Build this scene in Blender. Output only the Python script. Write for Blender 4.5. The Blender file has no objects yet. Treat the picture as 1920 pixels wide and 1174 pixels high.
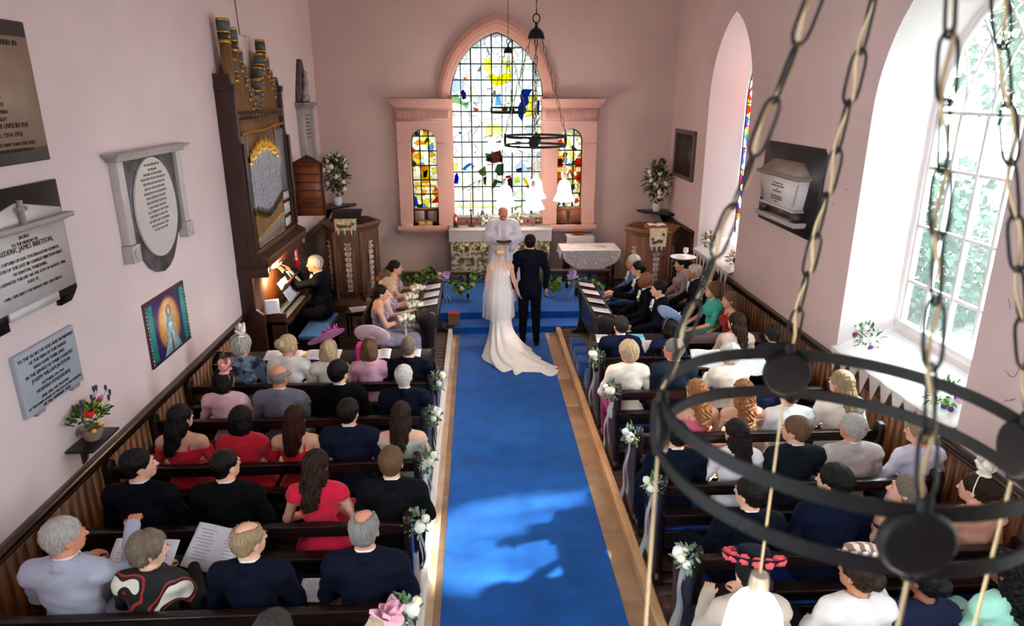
import bpy, math, random, numpy as np
from mathutils import Vector, Matrix, Euler
random.seed(7); np.random.seed(7)
SC = bpy.context.scene
COL = SC.collection
PI = math.pi
R_ = math.radians

# ------------------------------------------------------------------ materials
def lin(h):
    if isinstance(h, str):
        c = [int(h[i:i+2], 16)/255 for i in (0, 2, 4)]
        return tuple((x/12.92 if x <= .04045 else ((x+.055)/1.055)**2.4) for x in c)
    return tuple(h)
_MC = {}
def mat(col, rough=.6, metal=0., var=.12, scale=6., bump=0., bscale=80., stretch=(1, 1, 1), emis=0., sheen=0., spec=.5, second=None, pat=None, name=None):
    key = (col, rough, metal, var, scale, bump, bscale, stretch, emis, sheen, spec, second, pat)
    if key in _MC: return _MC[key]
    m = bpy.data.materials.new(name or 'surface'); m.use_nodes = True
    nt = m.node_tree; N = nt.nodes; L = nt.links
    b = N['Principled BSDF']; b.inputs['Roughness'].default_value = rough; b.inputs['Metallic'].default_value = metal
    b.inputs['Specular IOR Level'].default_value = spec
    c = lin(col)
    tc = N.new('ShaderNodeTexCoord'); mp = N.new('ShaderNodeMapping'); mp.inputs['Scale'].default_value = stretch
    L.new(tc.outputs['Object'], mp.inputs['Vector'])
    ns = N.new('ShaderNodeTexNoise'); ns.inputs['Scale'].default_value = scale; ns.inputs['Detail'].default_value = 4
    L.new(mp.outputs[0], ns.inputs['Vector'])
    rp = N.new('ShaderNodeValToRGB')
    if second:
        s = lin(second)
        rp.color_ramp.elements[0].position = .45; rp.color_ramp.elements[1].position = .55
        rp.color_ramp.elements[0].color = (*c, 1); rp.color_ramp.elements[1].color = (*s, 1)
    else:
        rp.color_ramp.elements[0].position = .3; rp.color_ramp.elements[1].position = .7
        rp.color_ramp.elements[0].color = (*[x*(1-var) for x in c], 1)
        rp.color_ramp.elements[1].color = (*[min(1, x*(1+var)) for x in c], 1)
    src = ns.outputs['Fac']
    if pat == 'voronoi':
        vo = N.new('ShaderNodeTexVoronoi'); vo.inputs['Scale'].default_value = scale; vo.feature = 'F1'
        L.new(mp.outputs[0], vo.inputs['Vector']); src = vo.outputs['Distance']
    if pat == 'planks' or pat == 'wave':
        wv = N.new('ShaderNodeTexWave'); wv.inputs['Scale'].default_value = scale; wv.inputs['Distortion'].default_value = 1.5 if pat == 'wave' else 4
        wv.inputs['Detail'].default_value = 3; L.new(mp.outputs[0], wv.inputs['Vector']); src = wv.outputs['Fac']
    L.new(src, rp.inputs['Fac']); L.new(rp.outputs[0], b.inputs['Base Color'])
    if bump:
        n2 = N.new('ShaderNodeTexNoise'); n2.inputs['Scale'].default_value = bscale; n2.inputs['Detail'].default_value = 3
        L.new(mp.outputs[0], n2.inputs['Vector'])
        bp = N.new('ShaderNodeBump'); bp.inputs['Strength'].default_value = bump; bp.inputs['Distance'].default_value = .01
        L.new(n2.outputs['Fac'], bp.inputs['Height']); L.new(bp.outputs[0], b.inputs['Normal'])
    if sheen: b.inputs['Sheen Weight'].default_value = sheen
    if emis:
        b.inputs['Emission Color'].default_value = (*c, 1); b.inputs['Emission Strength'].default_value = emis
    _MC[key] = m
    return m
def sheer(col, alpha, rough=.8, scale=60, lace=False):
    """thin translucent cloth"""
    key = ('sheer', col, alpha, rough, scale, lace)
    if key in _MC: return _MC[key]
    m = bpy.data.materials.new('sheer_cloth'); m.use_nodes = True
    nt = m.node_tree; N = nt.nodes; L = nt.links; N.clear()
    o = N.new('ShaderNodeOutputMaterial'); d = N.new('ShaderNodeBsdfDiffuse'); t = N.new('ShaderNodeBsdfTranslucent'); tr = N.new('ShaderNodeBsdfTransparent')
    d.inputs[0].default_value = (*lin(col), 1); t.inputs[0].default_value = (*lin(col), 1)
    a = N.new('ShaderNodeMixShader'); a.inputs[0].default_value = .35; L.new(d.outputs[0], a.inputs[1]); L.new(t.outputs[0], a.inputs[2])
    b = N.new('ShaderNodeMixShader'); b.inputs[0].default_value = alpha
    L.new(tr.outputs[0], b.inputs[1]); L.new(a.outputs[0], b.inputs[2]); L.new(b.outputs[0], o.inputs[0])
    if lace:
        tc = N.new('ShaderNodeTexCoord'); v = N.new('ShaderNodeTexVoronoi'); v.feature = 'DISTANCE_TO_EDGE'; v.inputs['Scale'].default_value = scale
        ns = N.new('ShaderNodeTexNoise'); ns.inputs['Scale'].default_value = scale*.5
        vm = N.new('ShaderNodeVectorMath'); vm.operation = 'MULTIPLY_ADD'; vm.inputs[1].default_value = (.03, .03, .03)
        L.new(tc.outputs['Object'], ns.inputs[0]); L.new(ns.outputs['Color'], vm.inputs[0]); L.new(tc.outputs['Object'], vm.inputs[2])
        L.new(vm.outputs[0], v.inputs['Vector'])
        r = N.new('ShaderNodeMapRange'); r.inputs[1].default_value = .06; r.inputs[2].default_value = .16; r.inputs[3].default_value = 1.; r.inputs[4].default_value = alpha
        L.new(v.outputs['Distance'], r.inputs[0]); L.new(r.outputs[0], b.inputs[0])
    _MC[key] = m
    return m
def glassmat(col, dif=.5, pattern=None, k=.36):
    """stained glass: lets daylight through, part clear, part diffusing"""
    key = ('glass', col, dif, pattern, k)
    if key in _MC: return _MC[key]
    m = bpy.data.materials.new('window_glass'); m.use_nodes = True
    nt = m.node_tree; N = nt.nodes; L = nt.links; N.clear()
    o = N.new('ShaderNodeOutputMaterial'); t = N.new('ShaderNodeBsdfTranslucent'); tr = N.new('ShaderNodeBsdfTransparent'); g = N.new('ShaderNodeBsdfGlossy')
    g.inputs['Roughness'].default_value = .1
    a = N.new('ShaderNodeMixShader'); a.inputs[0].default_value = dif; L.new(tr.outputs[0], a.inputs[1]); L.new(t.outputs[0], a.inputs[2])
    b = N.new('ShaderNodeMixShader'); b.inputs[0].default_value = .01; L.new(a.outputs[0], b.inputs[1]); L.new(g.outputs[0], b.inputs[2]); L.new(b.outputs[0], o.inputs[0])
    lk = lambda h: tuple(c*k for c in lin(h))
    for x in (t, tr): x.inputs[0].default_value = (*lk(col), 1)
    if pattern:
        tc = N.new('ShaderNodeTexCoord'); v = N.new('ShaderNodeTexVoronoi'); v.inputs['Scale'].default_value = pattern[0]
        L.new(tc.outputs['Object'], v.inputs['Vector'])
        sp = N.new('ShaderNodeSeparateColor'); L.new(v.outputs['Color'], sp.inputs[0])
        rp = N.new('ShaderNodeValToRGB'); rp.color_ramp.interpolation = 'CONSTANT'
        cs = pattern[1]
        el = rp.color_ramp.elements
        while len(el) < len(cs): el.new(.5)
        for i, (p, h) in enumerate(cs): el[i].position = p; el[i].color = (*lk(h), 1)
        L.new(sp.outputs[0], rp.inputs[0])
        # painted outlines of the pieces
        v2 = N.new('ShaderNodeTexVoronoi'); v2.feature = 'DISTANCE_TO_EDGE'; v2.inputs['Scale'].default_value = pattern[0]
        L.new(tc.outputs['Object'], v2.inputs['Vector'])
        lt = N.new('ShaderNodeMath'); lt.operation = 'LESS_THAN'; lt.inputs[1].default_value = pattern[2]; L.new(v2.outputs['Distance'], lt.inputs[0])
        mx = N.new('ShaderNodeMix'); mx.data_type = 'RGBA'; L.new(lt.outputs[0], mx.inputs[0]); L.new(rp.outputs[0], mx.inputs[6]); mx.inputs[7].default_value = (.12*k, .11*k, .09*k, 1)
        for x in (t, tr): L.new(mx.outputs[2], x.inputs[0])
    _MC[key] = m
    return m

# ------------------------------------------------------------------ mesh builder
class MB:
    def __init__(s): s.V = []; s.n = 0; s.F = []; s.M = Matrix.Identity(4)
    def add(s, V, F, m=0, M=None, flip=False):
        V = np.asarray(V, np.float64).reshape(-1, 3)
        M = s.M if M is None else s.M @ M
        A = np.array(M); V = V @ A[:3, :3].T + A[:3, 3]
        if flip: F = [tuple(reversed(f)) for f in F] if not isinstance(F, np.ndarray) else F[:, ::-1]
        if isinstance(F, np.ndarray): s.F.append((F + s.n, m))
        else:
            by = {}
            for f in F: by.setdefault(len(f), []).append(f)
            for k, L in by.items(): s.F.append((np.array(L, np.int64) + s.n, m))
        s.V.append(V); s.n += len(V)
        return s
    def box(s, a, b, m=0, M=None, taper=0):
        x0, y0, z0 = a; x1, y1, z1 = b; t = taper
        V = [(x0, y0, z0), (x1, y0, z0), (x1, y1, z0), (x0, y1, z0), (x0+t, y0+t, z1), (x1-t, y0+t, z1), (x1-t, y1-t, z1), (x0+t, y1-t, z1)]
        return s.add(V, [(0, 3, 2, 1), (4, 5, 6, 7), (0, 1, 5, 4), (1, 2, 6, 5), (2, 3, 7, 6), (3, 0, 4, 7)], m, M)
    def lathe(s, prof, c=(0, 0, 0), n=24, m=0, M=None, cap=True, sx=1, sy=1):
        V = []; F = []
        for r, z in prof:
            for i in range(n):
                a = 2*PI*i/n; V.append((c[0]+r*math.cos(a)*sx, c[1]+r*math.sin(a)*sy, c[2]+z))
        for j in range(len(prof)-1):
            for i in range(n):
                k = (i+1) % n; F.append((j*n+i, j*n+k, (j+1)*n+k, (j+1)*n+i))
        if cap:
            F.append(tuple(range(n-1, -1, -1))); F.append(tuple((len(prof)-1)*n+i for i in range(n)))
        return s.add(V, F, m, M)
    def cyl(s, p, q, r0, r1=None, n=12, m=0):
        p = Vector(p); q = Vector(q); d = q-p
        M = Matrix.Translation(p) @ d.to_track_quat('Z', 'Y').to_matrix().to_4x4()
        return s.lathe([(r0, 0), (r0 if r1 is None else r1, d.length)], n=n, m=m, M=M)
    def sph(s, c, r, m=0, n=12, M=None, fn=None):
        if not hasattr(r, '__len__'): r = (r, r, r)
        V = []; F = []; k = n//2+1
        for j in range(k+1):
            t = PI*j/k
            for i in range(n):
                a = 2*PI*i/n; p = (math.sin(t)*math.cos(a), math.sin(t)*math.sin(a), math.cos(t)); q = fn(a, t) if fn else 1
                V.append((c[0]+r[0]*p[0]*q, c[1]+r[1]*p[1]*q, c[2]+r[2]*p[2]*q))
        for j in range(k):
            for i in range(n):
                l = (i+1) % n; F.append((j*n+i, (j+1)*n+i, (j+1)*n+l, j*n+l))
        return s.add(V, F, m, M)
    def tube(s, pts, r, n=8, m=0, closed=False, M=None):
        P = [Vector(p) for p in pts]; V = []; F = []; K = len(P)
        up = Vector((0, 0, 1)); prev = None
        for i, p in enumerate(P):
            a = P[(i-1) % K] if (closed or i) else p; b = P[(i+1) % K] if (closed or i < K-1) else p
            d = (b-a).normalized()
            if prev is None:
                u = d.cross(up if abs(d.z) < .9 else Vector((1, 0, 0))).normalized()
            else: u = (prev - d*prev.dot(d)).normalized()
            prev = u; w = d.cross(u); rr = r[i] if hasattr(r, '__len__') else r
            for j in range(n):
                t = 2*PI*j/n; V.append(p + (u*math.cos(t) + w*math.sin(t))*rr)
        for i in range(K if closed else K-1):
            i2 = (i+1) % K
            for j in range(n): k = (j+1) % n; F.append((i*n+j, i*n+k, i2*n+k, i2*n+j))
        if not closed: F.append(tuple(range(n-1, -1, -1))); F.append(tuple((K-1)*n+j for j in range(n)))
        return s.add([tuple(v) for v in V], F, m, M)
    def prism(s, poly, z0, z1, m=0, M=None):
        """poly in the local xy plane (anticlockwise), pulled along local z"""
        n = len(poly); V = [(x, y, z0) for x, y in poly] + [(x, y, z1) for x, y in poly]
        F = [tuple(range(n-1, -1, -1)), tuple(range(n, 2*n))] + [(i, (i+1) % n, n+(i+1) % n, n+i) for i in range(n)]
        return s.add(V, F, m, M)
    def grid(s, fn, nu, nv, m=0, M=None, closed=False):
        V = [fn(i/(nu-1) if not closed else i/nu, j/(nv-1)) for j in range(nv) for i in range(nu)]; F = []
        for j in range(nv-1):
            for i in range(nu if closed else nu-1):
                k = (i+1) % nu; F.append((j*nu+i, j*nu+k, (j+1)*nu+k, (j+1)*nu+i))
        return s.add(V, F, m, M)
    def strip(s, A, B, m=0):
        n = len(A); return s.add(list(A)+list(B), [(i, i+1, n+i+1, n+i) for i in range(n-1)], m)
    def build(s, name, mats, parent=None, smooth=35, bevel=0, solid=0, loc=None, rot=0):
        me = bpy.data.meshes.new(name)
        V = np.concatenate(s.V) if s.V else np.zeros((0, 3))
        me.vertices.add(len(V)); me.vertices.foreach_set('co', V.astype(np.float32).ravel())
        lt = np.concatenate([np.full(len(f), f.shape[1]) for f, m in s.F]); li = np.concatenate([f.ravel() for f, m in s.F])
        mi = np.concatenate([np.full(len(f), m) for f, m in s.F])
        me.loops.add(len(li)); me.loops.foreach_set('vertex_index', li.astype(np.int32))
        me.polygons.add(len(lt)); st = np.concatenate([[0], np.cumsum(lt)[:-1]])
        me.polygons.foreach_set('loop_start', st.astype(np.int32)); me.polygons.foreach_set('loop_total', lt.astype(np.int32))
        if not isinstance(mats, (list, tuple)): mats = [mats]
        for x in mats: me.materials.append(x)
        me.polygons.foreach_set('material_index', mi.astype(np.int32))
        me.update(calc_edges=True); me.validate()
        if smooth:
            me.polygons.foreach_set('use_smooth', np.ones(len(me.polygons), bool))
            if smooth < 180: me.set_sharp_from_angle(angle=R_(smooth))
        o = bpy.data.objects.new(name, me); COL.objects.link(o)
        if parent is not None: o.parent = parent
        if loc is not None: o.location = loc
        if rot: o.rotation_euler = (0, 0, rot)
        if bevel:
            b = o.modifiers.new('edge', 'BEVEL'); b.width = bevel; b.segments = 2; b.limit_method = 'ANGLE'
        if solid:
            b = o.modifiers.new('thick', 'SOLIDIFY'); b.thickness = solid; b.offset = 0
        return o
def tag(o, label=None, cat=None, group=None, kind=None):
    if label: o['label'] = label
    if cat: o['category'] = cat
    if group: o['group'] = group
    if kind: o['kind'] = kind
    return o
def thing(name, label, cat, loc=(0, 0, 0), rot=0, group=None):
    o = bpy.data.objects.new(name, None); COL.objects.link(o); o.location = loc; o.rotation_euler = (0, 0, rot); o.empty_display_size = .1
    return tag(o, label, cat, group)
def struct(o): o['kind'] = 'structure'; return o
def kids(o): return [c for c in COL.objects if c.parent == o]
def dup(root, loc=None, rot=None, label=None, group=None):
    r = root.copy(); COL.objects.link(r)
    if loc is not None: r.location = loc
    if rot is not None: r.rotation_euler = (0, 0, rot)
    if label: r['label'] = label
    if group: r['group'] = group
    for ch in list(root.children):
        c = ch.copy(); COL.objects.link(c); c.parent = r
        for g in list(ch.children):
            d = g.copy(); COL.objects.link(d); d.parent = c
    return r
def text(s_, size, M, m, name, parent, ext=.002, align='CENTER', spacing=1.0, serif=False):
    cu = bpy.data.curves.new(name, 'FONT'); cu.body = s_; cu.size = size; cu.align_x = align; cu.extrude = ext; cu.space_line = spacing
    cu.resolution_u = 2
    t = bpy.data.objects.new(name, cu); COL.objects.link(t)
    bpy.context.view_layer.update()
    dg = bpy.context.evaluated_depsgraph_get(); me = bpy.data.meshes.new_from_object(t.evaluated_get(dg))
    bpy.data.objects.remove(t); bpy.data.curves.remove(cu)
    me.transform(M); me.materials.clear(); me.materials.append(m)
    o = bpy.data.objects.new(name, me); COL.objects.link(o); o.parent = parent
    return o

# ------------------------------------------------------------------ implicit surfaces (organic shapes)
def nets(f, lo, h):
    s = f < 0
    c = np.zeros(tuple(d-1 for d in f.shape), np.int8)
    for i in (0, 1):
        for j in (0, 1):
            for k in (0, 1):
                c += s[i:f.shape[0]-1+i, j:f.shape[1]-1+j, k:f.shape[2]-1+k]
    act = (c > 0) & (c < 8); I = np.argwhere(act)
    idx = np.full(c.shape, -1, np.int64); idx[act] = np.arange(len(I))
    pos = np.zeros((len(I), 3)); cnt = np.zeros(len(I))
    co = [(i, j, k) for i in (0, 1) for j in (0, 1) for k in (0, 1)]
    val = {o: f[I[:, 0]+o[0], I[:, 1]+o[1], I[:, 2]+o[2]] for o in co}
    for o in co:
        for ax in range(3):
            if o[ax]: continue
            q = list(o); q[ax] = 1; q = tuple(q); a = val[o]; b = val[q]; m = (a < 0) != (b < 0)
            t = np.where(m, a/np.where(m, a-b, 1), 0)
            p = np.array(o, float)[None, :].repeat(len(I), 0); p[:, ax] += t
            pos += p*m[:, None]; cnt += m
    V = np.asarray(lo) + h*(I + pos/cnt[:, None])
    Fs = []
    for ax in range(3):
        b, c2 = (ax+1) % 3, (ax+2) % 3
        sl0 = [slice(1, None)]*3; sl1 = [slice(1, None)]*3
        sl0[ax] = slice(0, -1); sl1[ax] = slice(1, None)
        sl0[b] = sl1[b] = slice(1, -1); sl0[c2] = sl1[c2] = slice(1, -1)
        a0 = s[tuple(sl0)]; a1 = s[tuple(sl1)]; ch = a0 != a1
        J = np.argwhere(ch)
        if not len(J): continue
        off = np.array([1, 1, 1]); off[ax] = 0; J = J + off
        def g(db, dc):
            K = J.copy(); K[:, b] += db; K[:, c2] += dc; return idx[K[:, 0], K[:, 1], K[:, 2]]
        q = np.stack([g(-1, -1), g(0, -1), g(0, 0), g(-1, 0)], 1)
        pos_ = a0[ch]
        q[~pos_] = q[~pos_][:, ::-1]
        Fs.append(q)
    F = np.concatenate(Fs); F = F[(F >= 0).all(1)]
    return V, F
def solve(P, h, clips=(), noise=None):
    """P: ('c',a,b,ra,rb,k) tapered capsule, ('e',c,r,R,k) ellipsoid, ('-',c,r,R,k) carved ellipsoid"""
    lo = np.full(3, 9.); hi = -lo
    for p in P:
        if p[0] == 'c':
            for q, r in ((p[1], p[3]), (p[2], p[4])): lo = np.minimum(lo, np.array(q)-r); hi = np.maximum(hi, np.array(q)+r)
        elif p[0] == 'e':
            r = max(p[2]) if p[3] is not None else np.array(p[2]); lo = np.minimum(lo, np.array(p[1])-r); hi = np.maximum(hi, np.array(p[1])+r)
    lo = lo-3*h; hi = hi+3*h; n = np.ceil((hi-lo)/h).astype(int)+1
    ax = [(lo[i]+h*np.arange(n[i])).astype(np.float32) for i in range(3)]
    f = np.ones(tuple(n), np.float32)
    for p in P:
        k = p[-1]; mg = k+2.5*h
        if p[0] == 'c':
            a, b, ra, rb = np.array(p[1], np.float32), np.array(p[2], np.float32), p[3], p[4]
            bl = np.minimum(a-ra, b-rb)-mg; bh = np.maximum(a+ra, b+rb)+mg
        else:
            c = np.array(p[1], np.float32); r = np.array(p[2], np.float32); rr = r if p[3] is None else np.full(3, r.max(), np.float32)
            bl = c-rr-mg; bh = c+rr+mg
        i0 = np.clip(np.floor((bl-lo)/h).astype(int), 0, n); i1 = np.clip(np.ceil((bh-lo)/h).astype(int)+1, 0, n)
        if (i1 <= i0).any(): continue
        sl = tuple(slice(i0[i], i1[i]) for i in range(3))
        X, Y, Z = ax[0][sl[0]][:, None, None], ax[1][sl[1]][None, :, None], ax[2][sl[2]][None, None, :]
        if p[0] == 'c':
            d = b-a; L2 = float(d@d)+1e-9; t = np.clip(((X-a[0])*d[0]+(Y-a[1])*d[1]+(Z-a[2])*d[2])/L2, 0, 1)
            D = np.sqrt((X-a[0]-t*d[0])**2+(Y-a[1]-t*d[1])**2+(Z-a[2]-t*d[2])**2)-(ra+t*(rb-ra))
        else:
            x, y, z = X-c[0], Y-c[1], Z-c[2]
            if p[3] is not None:
                Rm = p[3]; x, y, z = (Rm[0][0]*x+Rm[1][0]*y+Rm[2][0]*z, Rm[0][1]*x+Rm[1][1]*y+Rm[2][1]*z, Rm[0][2]*x+Rm[1][2]*y+Rm[2][2]*z)
            k0 = np.sqrt((x/r[0])**2+(y/r[1])**2+(z/r[2])**2); k1 = np.sqrt((x/r[0]**2)**2+(y/r[1]**2)**2+(z/r[2]**2)**2)+1e-6
            D = k0*(k0-1)/k1
        g = f[sl]
        if p[0] == '-':
            D = -D; hh = np.clip(.5+.5*(D-g)/k, 0, 1); f[sl] = g*(1-hh)+D*hh+k*hh*(1-hh)
        else:
            hh = np.clip(.5+.5*(g-D)/k, 0, 1); f[sl] = g*(1-hh)+D*hh-k*hh*(1-hh)
    X, Y, Z = ax[0][:, None, None], ax[1][None, :, None], ax[2][None, None, :]
    if noise: f = f + noise(X, Y, Z).astype(np.float32)
    for c in clips: f = np.maximum(f, c(X, Y, Z))
    f[0] = f[-1] = 1; f[:, 0] = f[:, -1] = 1; f[:, :, 0] = f[:, :, -1] = 1
    return nets(f, lo, h)

# ------------------------------------------------------------------ people
def hand_template(curl):
    P = [('e', (0, .045, 0), (.040, .05, .014), None, .01), ('c', (0, -.02, 0), (0, .02, 0), .024, .022, .02)]
    for i, (x, l, r) in enumerate(((-.029, .074, .0085), (-.010, .083, .0088), (.010, .077, .0085), (.028, .06, .0075))):
        p = np.array([x, .085, 0.]); a = -curl*.35; q = p.copy()
        P.append(('c', (x*.8, .05, 0), tuple(p), .011, r*1.1, .008))
        for j, fr in enumerate((.45, .32, .23)):
            a2 = a - curl*.55*j; q = p + l*fr*np.array([x*.6, math.cos(a2), math.sin(a2)]); P.append(('c', tuple(p), tuple(q), r*(1-.08*j), r*(.92-.08*j), .003)); p = q
    P.append(('c', (-.022, .015, -.004), (-.05, .05, -.014), .016, .011, .01)); P.append(('c', (-.05, .05, -.014), (-.056, .082, -.022), .011, .008, .004))
    return solve(P, .0045)
HANDS = {'relax': hand_template(.7), 'flat': hand_template(.25), 'grip': hand_template(1.5)}
SKIN = {'fair': 'dba58c', 'pale': 'e3b39c', 'tan': 'b87f5f', 'brown': '7c4c34', 'red': 'd08a70'}
HAIR = {'black': '0d0a09', 'darkbrown': '1f120d', 'brown': '3d2417', 'auburn': '4a1c10', 'copper': 'a0683e', 'blonde': 'cdb28c', 'grey': '83807d', 'darkgrey': '3c3836', 'white': 'dcd9d4', 'sandy': '9c8264', 'ash': '77685a', 'lightbrown': '6b4a30', 'palegrey': 'b3aea8'}
def skinmat(k): return mat(SKIN[k], .55, var=.08, scale=14, bump=.05, bscale=200, spec=.35)
def hairmat(k):
    dark = k in ('black', 'darkbrown', 'brown', 'auburn', 'darkgrey')
    return mat(tuple(c*(.5 if dark else .9) for c in lin(HAIR[k])), .45, var=.35, scale=30, stretch=(6, 6, .6), bump=.6, bscale=60, spec=.22 if dark else .35)
CLOTH = {}
def cloth(col, rough=.85, second=None, scale=12):
    return mat(col, rough, var=.08 if not second else .1, scale=scale, bump=.55, bscale=13, second=second, sheen=.15 if sum(lin(col)) > .2 else 0., spec=.25 if sum(lin(col)) > .2 else .12)
def T3(v): return tuple(float(x) for x in v)
ARMS = {  # elbow, wrist for the right side (x mirrored for the left); relative to seated torso
 'lap': ((.25, .02, .80), (.10, .26, .69)), 'hold': ((.24, .06, .82), (.11, .33, .86)), 'side': ((.26, -.04, .78), (.25, .03, .52)),
 'front': ((.24, .06, .83), (.06, .26, .84)), 'desk': ((.23, .16, .86), (.10, .42, .86)), 'reach': ((.22, .2, .97), (.12, .45, 1.08)),
 'knee': ((.25, .06, .80), (.13, .36, .67)), 'chin': ((.2, .2, .86), (.06, .17, 1.10))}
def haze(X, Y, Z):
    return .0034*(np.sin(38*X+3*np.sin(21*Z))*np.sin(33*Z+2*Y*20)+.8*np.sin(55*Z+30*X*Y+9*Y))
_HC = {}
def hair_mesh(style, big=1.0):
    key = (style, round(big, 2))
    if key in _HC: return _HC[key]
    b = big; cl = []
    P = [('e', (0, -.014, .024), (.087*b, .107*b, .101*b), None, .02)]
    face = [('-', (0, .118, -.045), (.072, .072, .098), None, .012)]
    ears = [('-', (s*.098, .02, -.045), (.04, .036, .05), None, .008) for s in (-1, 1)]
    amp = .0028; fr = 30
    nape = lambda z: (lambda X, Y, Z: (z - Z) + 0*X + 0*Y)
    hairline = lambda X, Y, Z: (Y-.055)*.75 - (Z-.045)*.6 - .028 + 0*X
    if style in ('short', 'crop'):
        if style == 'crop': P[0] = ('e', (0, -.012, .024), (.082, .102, .097), None, .02); amp = .0012
        P += [('e', (0, -.05, -.035), (.062*b, .046*b, .055), None, .025)] + face + ears; cl = [nape(-.084), hairline]
    elif style == 'balding':
        P += [('e', (0, -.055, -.03), (.07, .05, .05), None, .02)] + face + ears + [('-', (0, .01, .125), (.058, .1, .062), None, .015)]; cl = [nape(-.075), hairline]
    elif style == 'ring':
        P[0] = ('e', (0, -.012, .02), (.081, .101, .096), None, .02)
        P += face + ears + [('-', (0, .0, .125), (.1, .13, .092), None, .01)]; cl = [nape(-.07)]
        amp = .001
    elif style == 'bob':
        P += [('e', (s*.045, -.03, -.06), (.055, .085, .09), None, .03) for s in (-1, 1)] + [('e', (0, -.055, -.06), (.08, .06, .085), None, .03)] + face; cl = [nape(-.135), hairline]
    elif style == 'volume':
        P[0] = ('e', (0, -.016, .03), (.098*b, .116*b, .108*b), None, .02)
        P += [('e', (0, -.05, -.03), (.085, .07, .07), None, .02)] + face; cl = [nape(-.095), hairline]; amp = .0055; fr = 14
    elif style in ('long', 'curly', 'wavy', 'half'):
        w = 1.12 if style == 'curly' else 1.
        P += [('e', (0, -.06, -.06), (.085*w, .065, .1), None, .03), ('e', (0, -.115, -.17), (.085*w, .045*w, .14), None, .04), ('e', (0, -.15, -.30), (.07*w, .035*w, .12), None, .04)]
        P += [('e', (s*.068, -.04, -.1), (.03*w, .055, .1), None, .02) for s in (-1, 1)] + face
        cl = [hairline]; amp = {'long': .003, 'half': .003, 'wavy': .005, 'curly': .0065}[style]; fr = {'long': 30, 'half': 30, 'wavy': 18, 'curly': 16}[style]
    elif style in ('updo', 'bun', 'ponytail'):
        P[0] = ('e', (0, -.014, .024), (.084, .105, .1), None, .02)
        P += [('e', (0, -.06, -.02), (.065, .05, .06), None, .02), ('e', (0, -.118, .02 if style == 'updo' else -.025), (.055, .042, .052), None, .015)] + face + ears; cl = [nape(-.08), hairline]
    def noise(X, Y, Z):
        th = np.arctan2(X, -(Y+.02)+1e-6)
        if style in ('curly',): return amp*(np.sin(th*13+5*np.sin(36*Z+2*th))+.7*np.sin(th*24-6*np.sin(50*Z+th)))
        return amp*np.sin(th*fr+2.5*np.sin(34*Z+3*th)+12*Y) + amp*.5*np.sin(th*fr*.37+50*Z*.4)
    r = solve(P, .0058, clips=cl, noise=lambda X, Y, Z: noise(X, Y, Z)+.0022*np.sin(40*X+9*np.sin(31*Z)+22*Y)*np.sin(47*Z+25*Y)); _HC[key] = r
    return r
NPERS = [0]
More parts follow.
